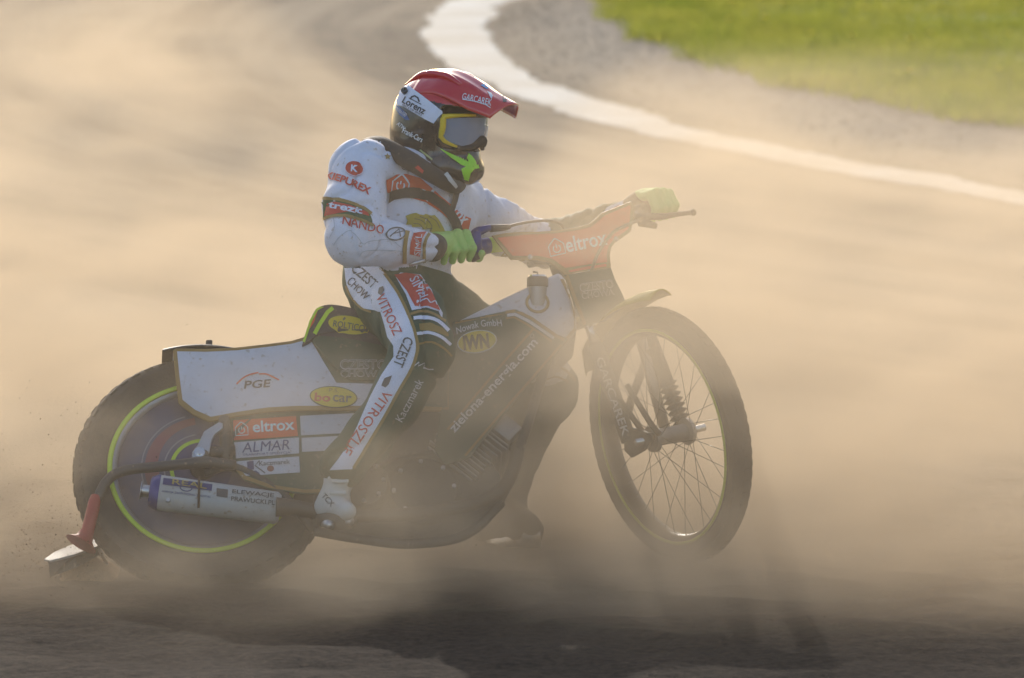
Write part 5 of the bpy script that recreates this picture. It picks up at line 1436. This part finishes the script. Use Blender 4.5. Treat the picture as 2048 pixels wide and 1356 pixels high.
# stitched elbow patch lines
for P_ in ([(668, 490), (676, 478), (690, 466), (702, 462), (716, 476), (726, 488), (740, 482), (780, 480), (800, 494)], [(720, 510), (728, 502), (760, 500), (805, 502)], [(668, 436), (670, 456), (660, 476)]):
    line_on(curve_px(P_, 4), 1.2, BB, mat('seam_thread', (0.45, 0.47, 0.52), .8), body, 'seam', off=.0028, step=5)
# --- trousers
letter('CZEST', 731, 553, 58, 19, 42, BB, INK, body, bold=.01, off=.004, step=5)
letter('CHOW', 719, 578, 52, 16, 44, BB, INK, body, bold=.01, off=.004, step=5)
patch([(760, 577), (768, 574), (770, 582), (764, 592), (758, 588)], BB, INK, body, 'emblem', .004, 5)
letter('VITROSZ', 780, 630, 86, 19, 65, BB, M_SUITRED, body, bold=.0, off=.004, step=5)
letter('CZEST', 808, 705, 62, 20, 112, BB, INK, body, bold=.01, off=.004, step=5)
letter('VITROSZLIF', 735, 846, 150, 19, 125, BB, M_SUITRED, body, bold=.005, off=.004, step=5)
patch([(770, 758), (785, 752), (778, 770), (772, 776), (764, 772)], BB, INK, body, 'emblem', .004, 5)
letter('Kaczmarek', 818, 800, 92, 16, -62, BB, PALE, body, bold=.0, off=.003, step=5)
line_on([(823, 736), (838, 724), (836, 732), (848, 726), (846, 736), (866, 738)], 2.5, BB, PALE, body, 'emblem', off=.003)
letter('SIMPL', 838, 580, 52, 18, 62, BB, M_SUITWHT, body, bold=.005, off=.005, step=5)
line_on(curve_px([(842, 606), (852, 600), (860, 608), (868, 604), (872, 612)], 4), 2, BB, M_SUITWHT, body, 'emblem', off=.005)
letter('TCX', 657, 1000, 30, 11, 48, bvh_of(b_r), INK, b_r, bold=.02, step=5)

# ================================================================ DUST
def dust_volume():
    m = bpy.data.materials.new('dust'); m.use_nodes = True
    nt = m.node_tree
    for q in list(nt.nodes):
        if q.type != 'OUTPUT_MATERIAL': nt.nodes.remove(q)
    out = [q for q in nt.nodes if q.type == 'OUTPUT_MATERIAL'][0]
    vs = nt.nodes.new('ShaderNodeVolumePrincipled')
    vs.inputs['Color'].default_value = (0.695, 0.58, 0.435, 1)
    vs.inputs['Anisotropy'].default_value = 0.35
    nt.links.new(vs.outputs[0], out.inputs['Volume'])
    g = nt.nodes.new('ShaderNodeNewGeometry')
    sp = nt.nodes.new('ShaderNodeSeparateXYZ'); nt.links.new(g.outputs['Position'], sp.inputs[0])
    X, Y, Z = sp.outputs
    def M(op, a, b=None, c=None, clamp=False):
        q = nt.nodes.new('ShaderNodeMath'); q.operation = op; q.use_clamp = clamp
        for i, s in enumerate((a, b, c)):
            if s is None: continue
            if isinstance(s, (int, float)): q.inputs[i].default_value = s
            else: nt.links.new(s, q.inputs[i])
        return q.outputs[0]
    def step(v, a, b):
        q = nt.nodes.new('ShaderNodeMapRange'); q.interpolation_type = 'SMOOTHSTEP'
        q.inputs['From Min'].default_value = a; q.inputs['From Max'].default_value = b
        nt.links.new(v, q.inputs['Value']); return q.outputs[0]
    mp = nt.nodes.new('ShaderNodeMapping'); mp.inputs['Scale'].default_value = (0.9, 0.7, 2.1); mp.inputs['Rotation'].default_value = (0, radians(-32), 0)
    nt.links.new(g.outputs['Position'], mp.inputs['Vector'])
    n1 = nt.nodes.new('ShaderNodeTexNoise'); n1.inputs['Scale'].default_value = 1.5; n1.inputs['Detail'].default_value = 2; n1.inputs['Roughness'].default_value = 0.6
    nt.links.new(mp.outputs[0], n1.inputs['Vector'])
    puff = step(n1.outputs['Fac'], 0.42, 0.61)
    one = lambda q: M('SUBTRACT', 1.0, q)
    # thin veil hanging over the bend behind the bike, clearing to the right
    low = M('POWER', one(step(Z, 0.0, 1.45)), 1.3)
    veil = M('MULTIPLY', M('MULTIPLY', step(Y, 0.8, 3.0), low), one(M('MULTIPLY', step(X, -0.6, 1.0), 0.62)))
    # thick plume thrown up right behind the bike: tall on the left, lower towards the right
    ptop = M('ADD', 0.95, M('SUBTRACT', M('MULTIPLY', one(step(X, -1.0, 0.0)), 0.60), M('MULTIPLY', step(X, 0.3, 1.4), 0.12)))
    ph = M('MAXIMUM', one(M('DIVIDE', Z, ptop)), 0.0)
    plume = M('MULTIPLY', M('MULTIPLY', M('POWER', ph, 0.7), step(Y, 0.35, 0.9)), one(step(Y, 1.8, 3.4)))
    plume = M('MULTIPLY', plume, M('ADD', 0.85, M('SUBTRACT', M('MULTIPLY', one(step(X, -1.1, 0.0)), 0.75), M('MULTIPLY', step(X, 0.3, 1.2), 0.25))))
    # dust between the bike and the camera, low on the left, as high as the bars on the right
    top = M('ADD', 0.62, M('MULTIPLY', step(X, -0.35, 0.35), 0.75))
    hgt = M('MAXIMUM', one(M('DIVIDE', Z, top)), 0.0)
    near = M('MULTIPLY', M('MULTIPLY', M('POWER', hgt, 0.95), step(Y, -1.5, -0.2)), one(step(Y, 0.35, 0.9)))
    near = M('MULTIPLY', near, M('ADD', 0.42, M('MULTIPLY', step(X, -0.85, -0.2), 0.58)))
    near = M('MULTIPLY', near, one(M('MULTIPLY', step(X, 0.55, 1.3), 0.35)))
    haze_ = M('MULTIPLY', M('MULTIPLY', M('MAXIMUM', one(M('DIVIDE', Z, 1.42)), 0.0), step(Y, -1.7, -0.3)), one(step(Y, 0.35, 0.9)))
    haze_ = M('MULTIPLY', haze_, M('ADD', 0.35, M('MULTIPLY', step(X, -0.75, -0.25), 0.65)))
    carpet = M('MULTIPLY', one(step(Z, 0.02, 0.36)), step(Y, -2.4, -1.0))
    d = M('MULTIPLY', veil, M('ADD', M('MULTIPLY', puff, 0.085), 0.014))
    d = M('ADD', d, M('MULTIPLY', plume, M('ADD', M('MULTIPLY', puff, 1.05), 0.03)))
    d = M('ADD', d, M('MULTIPLY', near, M('ADD', M('MULTIPLY', M('POWER', puff, 1.3), 3.9), 0.75)))
    d = M('ADD', d, M('MULTIPLY', haze_, M('ADD', M('MULTIPLY', puff, 0.20), 0.17)))
    d = M('ADD', d, M('MULTIPLY', carpet, M('ADD', M('MULTIPLY', puff, 0.25), 0.045)))
    nt.links.new(d, vs.inputs['Density'])
    m.cycles.volume_step_rate = 1.0
    return m
v, f = box(np.array([0.3, 2.4, 0.78]), AX_R, np.array([0, 1.0, 0]), np.array([0, 0, 1.0]), 9.0, 9.6, 1.7)
o = obj('dust_cloud', v, f, dust_volume(), smooth=False)
tag(o, 'tan cloud of backlit dust hanging over the dirt track', 'dust', kind='stuff')

# clods and crumbs in the air behind the rear wheel and under the bike
n_ = 2600
t_ = rng.random(n_) ** 0.7
src = np.stack([RW[0] - 0.25 - 1.3 * t_ * rng.random(n_), RW[1] - 0.1 + rng.normal(0, .22, n_) * (0.3 + t_), 0.01 + 0.55 * rng.random(n_) ** 2.6 * (0.15 + t_)], 1)
src2 = np.stack([rng.uniform(-1.2, 1.4, 160), rng.uniform(-1.2, 0.8, 160), 0.02 + rng.random(160) ** 2 * 0.8], 1)
pts_ = np.concatenate([src, src2])
tag(clods('flying_dirt', pts_, rng.uniform(0.0005, 0.0017, len(pts_)) * rng.choice([1, 1, 1, 1, 1.7], len(pts_)), M_TRACK), 'crumbs of dirt thrown up around the rear wheel', 'dirt', kind='stuff')
